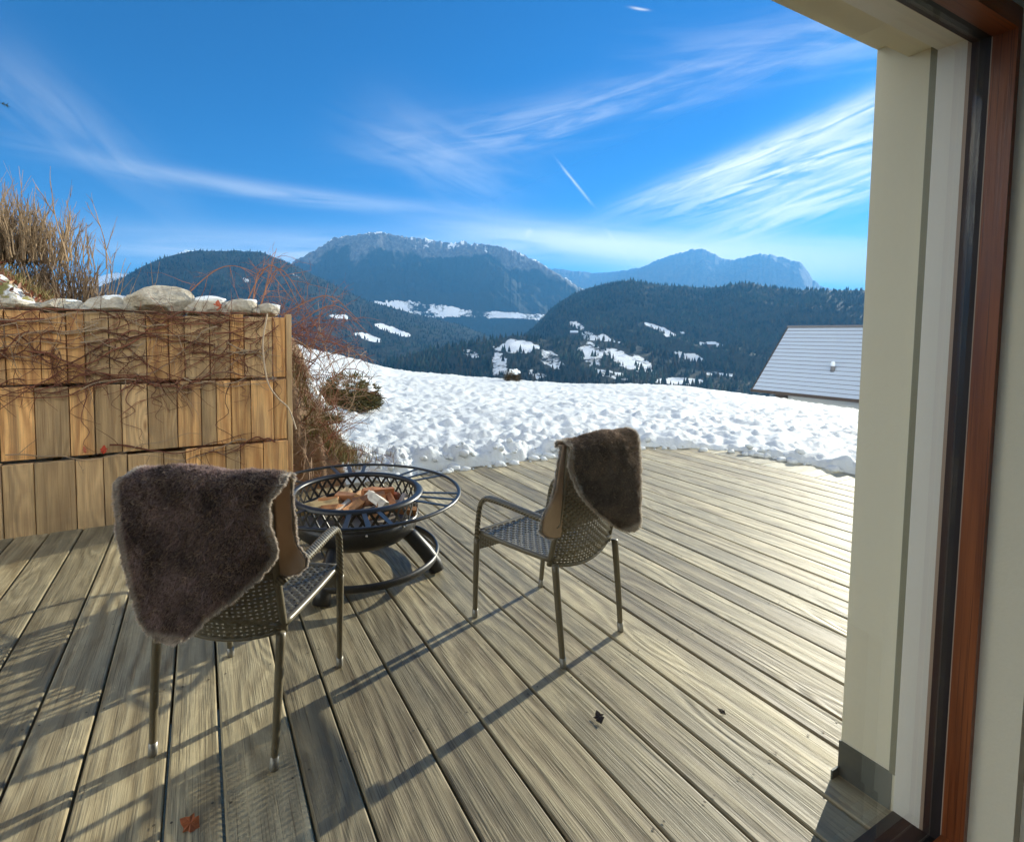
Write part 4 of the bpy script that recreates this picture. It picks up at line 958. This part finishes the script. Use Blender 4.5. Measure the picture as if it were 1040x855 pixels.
for (a, b, c) in [((-.55, -.05, 1.6), (-.45, -.05, 2.0), (-.15, 0, 1.7)), ((-.50, 0, 1.6), (-.28, .05, 2.02), (.05, .0, 1.45)), ((-.62, .1, 1.62), (-.35, .05, 2.05), (-.02, .1, 1.5)), ((-.3, -.1, 1.6), (.1, -.15, 1.78), (.42, -.1, 1.55)), ((-.2, 0, 1.5), (.2, 0, 1.7), (.55, 0, 1.42)), ((-.48, 0, 1.6), (-.40, .02, 1.9), (-.32, 0, 2.2)), ((-1.2, .1, 1.6), (-.75, .1, 2.02), (-.33, .05, 1.9))]:
    P = bez([a, b, c], 10); mb.tube(P, np.linspace(.0065, .002, len(P)), 5, 0, (.28, .13, .08), cap=False)
    for i in range(3, len(P), 2): twig(mb, P[i], (rg.normal(0, .7), rg.normal(0, .4), rg.normal(.1, .6)), rg.uniform(.1, .3), .0022, 2, rg, (.28, .12, .07), .5, .3, .05, 5, (1, 2))
mb.build('upper_stems', M['bark'], tg)
# hanging pale stem on the end post
mb = MB(); mb.tube(bez([(.50, 4.50, 1.60), (.46, 4.49, 1.35), (.49, 4.50, 1.05), (.57, 4.51, .9), (.66, 4.50, .8), (.72, 4.5, .62)], 6), .006, 6, 0, (.45, .36, .27)); mb.build('dry_vine', M['bark'], None, label='thick pale dead vine hooked over the top of the wall end', cat='vine')
# bare bushes on the bank at the left
def bush(label, x, y, n, h, sp, seed, col, lean=(0, 0), grp='bare bushes on the bank', base=.5, dep=2, sub=.24, curl=.14):
    rg = np.random.default_rng(seed); z = float(ground_z(np.array([x]), np.array([y]))[0][0])
    b = thing('bare_bush', label, 'bush', (x, y, z), 0, grp); mb = MB()
    for k in range(n):
        twig(mb, (rg.normal(0, base), rg.normal(0, base*.6), -.05), (rg.normal(lean[0], sp), rg.normal(lean[1], sp), 1), h*rg.uniform(.5, 1.1), rg.uniform(.004, .009), dep, rg, col, sub, curl, 0, 7, (2, 4), 4, .05)
    mb.build('stems', M['bark'], b); return b
bush('dense tan bare bush filling the upper left corner of the bank', -1.75, 5.75, 520, .40, .16, 1, (.25, .175, .105), (.0, 0), base=.34)
bush('grey brown bush of upright bare rods right of the dense tan bush', -1.22, 5.8, 130, .44, .10, 2, (.22, .155, .10), (.04, 0), base=.20)
bush('thin spray of bare rods at the right end of the bank bushes', -.86, 5.85, 34, .46, .12, 3, (.24, .18, .13), (.10, 0), base=.10, dep=1)
# grass and litter
def blades(name, pts, hmin, hmax, cols, seed, label, cat, mat, lean=.35, wd=.003):
    rg = np.random.default_rng(seed); mb = MB(); V = []; Fc = []; C = []
    for (x, y, z) in pts:
        h = rg.uniform(hmin, hmax); a = rg.uniform(0, 6.28); l = rg.normal(0, lean, 2)*h; w = np.array([math.cos(a), math.sin(a), 0])*wd; b = np.array([x, y, z]); c = np.array(cols[rg.integers(len(cols))])*rg.uniform(.7, 1.3)
        k = len(V); V += [b-w, b+w, b+w*.7+np.array([l[0]*.4, l[1]*.4, h*.6]), b-w*.7+np.array([l[0]*.4, l[1]*.4, h*.6]), b+np.array([l[0], l[1], h*.9])]
        Fc += [(k, k+1, k+2, k+3), (k+3, k+2, k+4)]; C += [c]*5
    mb.add(V, Fc, 0, np.array(C)); return mb.build(name, mat, None, label=label, cat=cat, kind='stuff')
P = []
for _ in range(3800):
    x, y = rg.normal(1.05, .2), 4.86+abs(rg.normal(0, .45)); 
    if x > .72: P.append((x, y, 0))
for _ in range(2600): P.append((rg.normal(1.22, .09), rg.normal(5.3, .12), 0))
for _ in range(5200): P.append((rg.normal(-.95, .35), rg.uniform(5.05, 6.2), 0))
P = np.array(P); P[:, 2] = ground_z(P[:, 0], P[:, 1])[0]-.01
blades('dry_grass', P.tolist(), .05, .17, [(.30, .21, .11), (.22, .19, .07), (.16, .15, .05), (.24, .12, .06)], 4, 'dry winter grass around the wall end and on the bank', 'grass', M['bark'], .45)
P = np.array([(rg.uniform(-2.6, .6), rg.uniform(4.72, 5.3), 0) for _ in range(1500)]); P[:, 2] = ground_z(P[:, 0], P[:, 1])[0]+.005
blades('leaf_litter', P.tolist(), .02, .06, [(.26, .07, .04), (.18, .08, .05), (.34, .20, .11)], 9, 'red brown leaf litter along the edge of the bank', 'leaves', M['leaf'], 1.2, .014)

# low juniper with snow on it, in the meadow right of the wall end
def juniper(label, x, y, r, h, seed, n, col=(.10, .10, .04)):
    rg = np.random.default_rng(seed); z = float(ground_z(np.array([x]), np.array([y]))[0][0]); o = thing('juniper', label, 'shrub', (x, y, z), 0)
    mb = MB()
    for k in range(n):
        a = rg.uniform(0, 6.28); e = math.acos(rg.uniform(0, 1)); q = rg.uniform(.55, 1.05)*(1+.25*math.sin(3*a+seed)+.2*math.sin(7*a+5*e)); p = np.array([math.sin(e)*math.cos(a)*r*q, math.sin(e)*math.sin(a)*r*q*.8, math.cos(e)*h*q]); d = p/np.linalg.norm(p)+rg.normal(0, .5, 3); d /= np.linalg.norm(d)
        s = np.cross(d, rg.normal(0, 1, 3)); s /= np.linalg.norm(s); ln = rg.uniform(.04, .10)*max(1, r/.3); w = .009*max(1, r/.3)
        mb.add([p-s*w, p+s*w, p+d*ln+s*w*.3, p+d*ln-s*w*.3], [(0, 1, 2, 3)], 0, np.array(col)*rg.uniform(.5, 1.7)+np.array([.06, .03, 0])*(rg.random() < .3))
    mb.build('foliage', M['needles'], o)
    mb = MB(); mb.bm(blob(r*.62, r*.5, h*.30, seed, 4, .7, 2.4)); c = mb.build('snow_cap', M['snow_cap'], o, True); c.location = (r*.18, -r*.1, h*.90)
    mb = MB()
    for k in range(14): twig(mb, (0, 0, 0), (rg.normal(0, 1), rg.normal(0, 1), .7), r*.9, .006, 1, rg, (.2, .13, .08))
    mb.build('stems', M['bark'], o); return o
def on_ground(px, py):
    d = ray(px, py); tt = np.linspace(3, 60, 6000); P = CAM+np.outer(tt, d/np.linalg.norm(d)); g = ground_z(P[:, 0], P[:, 1], False)[0]; i = np.argmax(P[:, 2] < g+.03); return float(P[i, 0]), float(P[i, 1])
_j1, _j2, _j3 = on_ground(356, 412), on_ground(333, 428), on_ground(520, 388.5)
print('juniper', _j1, _j2, _j3)
juniper('low olive juniper carrying a cap of snow beside the tangled shrub', *_j1, .05*math.hypot(*_j1), .045*math.hypot(*_j1), 6, 9000, (.07, .065, .028))
juniper('small tuft of green poking out of the snow below the juniper', *_j2, .12, .10, 7, 500)
juniper('lone dark snow capped clump on the crest of the meadow', *_j3, .36, .42, 8, 1500, (.03, .03, .025))

# leaves lying about
def leaf(label, p, size, rz, col, tilt=(0, 0), cat='leaf', grp='fallen leaves'):
    mb = MB(); out = [(0, -.5), (.12, -.38), (.34, -.2), (.22, -.05), (.42, .12), (.2, .2), (.14, .42), (0, .6), (-.16, .38), (-.22, .18), (-.4, .1), (-.24, -.06), (-.32, -.24), (-.1, -.38)]
    V = [(x*size, y*size, .12*size*math.sin(5*x+3*y)+.10*size*(x*x*4)) for x, y in out]+[(0, 0, .05*size)]; n = len(out)
    V2 = [(x, y, z-.0012) for x, y, z in V]
    mb.add(V+V2, [(i, (i+1) % n, n) for i in range(n)]+[(n+1+(i+1) % n, n+1+i, 2*n+1) for i in range(n)]+[(i, n+1+i, n+1+(i+1) % n, (i+1) % n) for i in range(n)], 0, col)
    o = mb.build('dry_leaf', M['leaf'], None, label=label, cat=cat, group=grp); o.location = p; o.rotation_euler = (tilt[0], tilt[1], rz); return o
leaf('orange brown dry leaf on the shaded boards at the front left', (-.055, 1.62, .006), .062, .9, (.36, .10, .03))
leaf('curled black brown leaf on the sunlit boards in front of the lone chair', (1.32, 1.42, .008), .05, -.4, (.03, .02, .015))
leaf('small dark leaf crumb near the house wall corner', (1.77, 1.24, .005), .028, .3, (.04, .03, .02))
leaf('bright red leaf caught on the middle seam of the plank wall', (-.66, 4.515, .57), .062, .2, (.45, .06, .03), (1.35, .1))
leaf('pale red leaf hanging left of the bright red one on the plank wall', (-.775, 4.515, .58), .05, -.4, (.42, .12, .07), (1.4, -.2))
leaf('rusty red leaf stuck between stones on the wall top', (.13, 4.62, 1.66), .085, .5, (.40, .09, .04), (1.2, .2))

# ------------------------------------------------------------------ chalet below the meadow
def camxy(lat, dep):                                  # lateral / forward offset in the camera's level frame -> world
    return np.array([_cy*lat+_sy*dep, -_sy*lat+_cy*dep])
E0, E1 = camxy(26.3, 45.0), camxy(30.1, 38.2); ud = (E1-E0)/np.linalg.norm(E1-E0); nd2 = np.array([-ud[1], ud[0]])
if nd2@camxy(0, 1) < 0: nd2 = -nd2
ang = math.atan2(ud[1], ud[0])
ch = thing('chalet', 'chalet with a snow dusted tiled roof below the meadow at the right', 'house', (E0[0], E0[1], 0), ang)
sgn = 1 if nd2@np.array([-ud[1], ud[0]]) > 0 else -1
LEN, DEP, ZE, ZR = 19., 5.3, -3.42, 2.1
mb = MB(); ncourse = 17
for side in (0, 1):
    for k in range(ncourse):
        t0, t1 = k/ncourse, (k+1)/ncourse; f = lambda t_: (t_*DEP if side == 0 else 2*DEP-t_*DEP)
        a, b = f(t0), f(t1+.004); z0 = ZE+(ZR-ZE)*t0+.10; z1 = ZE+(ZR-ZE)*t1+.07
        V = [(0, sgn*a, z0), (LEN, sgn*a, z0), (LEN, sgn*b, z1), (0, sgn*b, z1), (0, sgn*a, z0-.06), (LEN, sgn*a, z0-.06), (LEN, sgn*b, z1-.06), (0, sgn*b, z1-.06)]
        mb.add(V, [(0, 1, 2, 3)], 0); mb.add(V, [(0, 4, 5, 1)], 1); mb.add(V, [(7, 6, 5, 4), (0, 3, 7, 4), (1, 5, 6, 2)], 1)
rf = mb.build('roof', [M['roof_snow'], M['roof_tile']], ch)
mb = MB(); mb.tube([(-.08, sgn*DEP, ZR+.10), (LEN, sgn*DEP, ZR+.10)], .13, 8); mb.build('ridge_cap', M['roof_tile'], rf)
mb = MB(); mb.box(-.1, LEN, min(sgn*-.12, sgn*-.003), max(sgn*-.12, sgn*-.003), ZE-.12, ZE+.13); mb.build('eave_gutter', M['brown_wood'], rf)
mb = MB()
for side in (0, 1):
    V = [(-.10, sgn*(0 if side == 0 else 2*DEP), ZE-.08), (-.10, sgn*DEP, ZR-.03), (-.10, sgn*DEP, ZR+.12), (-.10, sgn*(0 if side == 0 else 2*DEP), ZE+.12)]
    W = [(-.02, y, z) for x, y, z in V]; mb.add(V+W, [(0, 1, 2, 3), (7, 6, 5, 4), (0, 4, 5, 1), (2, 6, 7, 3), (0, 3, 7, 4), (1, 5, 6, 2)])
mb.build('barge_board', M['brown_wood'], rf)
mb = MB(); x0, x1, y0, y1 = 2.6, LEN-1, .7, 2*DEP-.7
V = [(x, sgn*y, z) for z in (-9, ZE+.6) for y in (y0, y1) for x in (x0, x1)]+[(x0, sgn*DEP, ZR-.35), (x1, sgn*DEP, ZR-.35)]
mb.add(V, [(0, 1, 3, 2), (0, 1, 5, 4), (2, 3, 7, 6), (0, 4, 8, 6, 2), (1, 5, 9, 7, 3), (4, 5, 9, 8), (6, 7, 9, 8)]); mb.build('wall', M['white_wall'], ch)
mb = MB(); mb.box(1.7, 2.59, min(sgn*.5, sgn*1.1), max(sgn*.5, sgn*1.1), ZE-.55, ZE-.02); mb.build('bracket', M['brown_wood'], ch)
for i in range(3):
    mb = MB(); mb.box(4+i*4, 5.2+i*4, min(sgn*.66, sgn*.699), max(sgn*.66, sgn*.699), -6.2, -4.9); w_ = mb.build('window', M['brown_wood'], ch)
tv = .36; yv = tv*DEP; zv = ZE+(ZR-ZE)*tv
mb = MB(); mb.tube([(5.3, sgn*yv, zv-.05), (5.3, sgn*yv, zv+.42)], [.17, .15], 10); vp_ = mb.build('roof_vent', M['roof_tile'], rf, True)
mb = MB(); mb.bm(blob(.15, .15, .26, 9, 3, .1)); c_ = mb.build('snow_cap', M['snow_cap'], vp_, True); c_.location = (5.3, sgn*yv, zv+.55)
# tiny houses on the far valley slope
proto = None
for k, (px, py, D) in enumerate([(668, 333, 1150), (722, 351, 980), (583, 339, 1080), (690, 340, 1100), (704, 384, 890), (694, 386, 880)]):
    a_, tn = azt(px, py); a_ = rad(a_); x, y, z = D*math.sin(a_), D*math.cos(a_), 1.45+D*tn
    if proto is None:
        h = proto = thing('farmhouse', 'tiny snow roofed farmhouse among the trees across the valley', 'house', (x, y, z), 0, 'houses on the far slope')
        mb = MB(); mb.box(-7, 7, -5, 5, -14, 5); mb.build('wall', M['brown_wood'], h)
        mb = MB(); V = [(-8, -6.2, 4.6), (8, -6.2, 4.6), (8, 0, 8.6), (-8, 0, 8.6), (-8, 6.2, 4.6), (8, 6.2, 4.6)]; V += [(a, b, c-.5) for a, b, c in V]
        mb.add(V, [(0, 1, 2, 3), (3, 2, 5, 4), (6, 9, 8, 7), (9, 10, 11, 8), (0, 6, 7, 1), (4, 5, 11, 10), (0, 3, 9, 6), (3, 4, 10, 9), (1, 7, 8, 2), (2, 8, 11, 5)]); mb.build('roof', M['roof_snow'], h)
    else: h = copy_tree(proto)
    h.location = (x, y, z-2); h.rotation_euler = (0, 0, -a_+random.uniform(-.5, .5))
# spruce outside the left edge: one branch tip reaches into view
spx = thing('spruce_tree', 'spruce at the left edge, only one branch tip in view', 'tree', (-4.3, 10.5, 1.5))
mb = MB(); mb.tube([(0, 0, 0), (0, 0, 3), (0, 0, 7)], [.16, .11, .02], 8, 0, (.16, .11, .08)); mb.build('trunk', M['bark'], spx, True)
mb = MB(); rg = np.random.default_rng(12)
for k in range(70):
    z = rg.uniform(1.6, 6.8); a_ = rg.uniform(0, 6.28); ln = (7.2-z)*.26
    if k == 0: a_, z, ln = .09, 3.80, 1.62
    elif math.cos(a_) > .55 and z < 5.4: ln *= .6
    d = np.array([math.cos(a_), math.sin(a_), -.12]); 
    for q in np.linspace(.15, 1, 26):
        p = d*ln*q+np.array([0, 0, z-.1*q*q])
        for s in range(6):
            e = d*.6+rg.normal(0, .5, 3); e /= np.linalg.norm(e); w = np.cross(e, rg.normal(0, 1, 3)); w = w/np.linalg.norm(w)*.008; l2 = .10*(1.1-.5*q)
            mb.add([p-w, p+w, p+e*l2], [(0, 1, 2)], 0, np.array([.045, .06, .03])*rg.uniform(.5, 1.6))
mb.build('crown', M['needles'], spx)

# ------------------------------------------------------------------ render settings
SC.render.engine = 'CYCLES'
SC.view_settings.view_transform = 'Standard'; SC.view_settings.look = 'None'; SC.view_settings.gamma = 1; SC.view_settings.use_curve_mapping = False
SC.view_settings.exposure = EXPOSURE
cy = SC.cycles; cy.use_denoising = True
try: cy.denoiser = 'OPENIMAGEDENOISE'
except Exception: pass
cy.max_bounces = 8; cy.diffuse_bounces = 5; cy.glossy_bounces = 3; cy.transparent_max_bounces = 24; cy.volume_bounces = 0; cy.sample_clamp_indirect = 6; cy.caustics_reflective = False; cy.caustics_refractive = False
SC.render.resolution_x = 1024; SC.render.resolution_y = 841
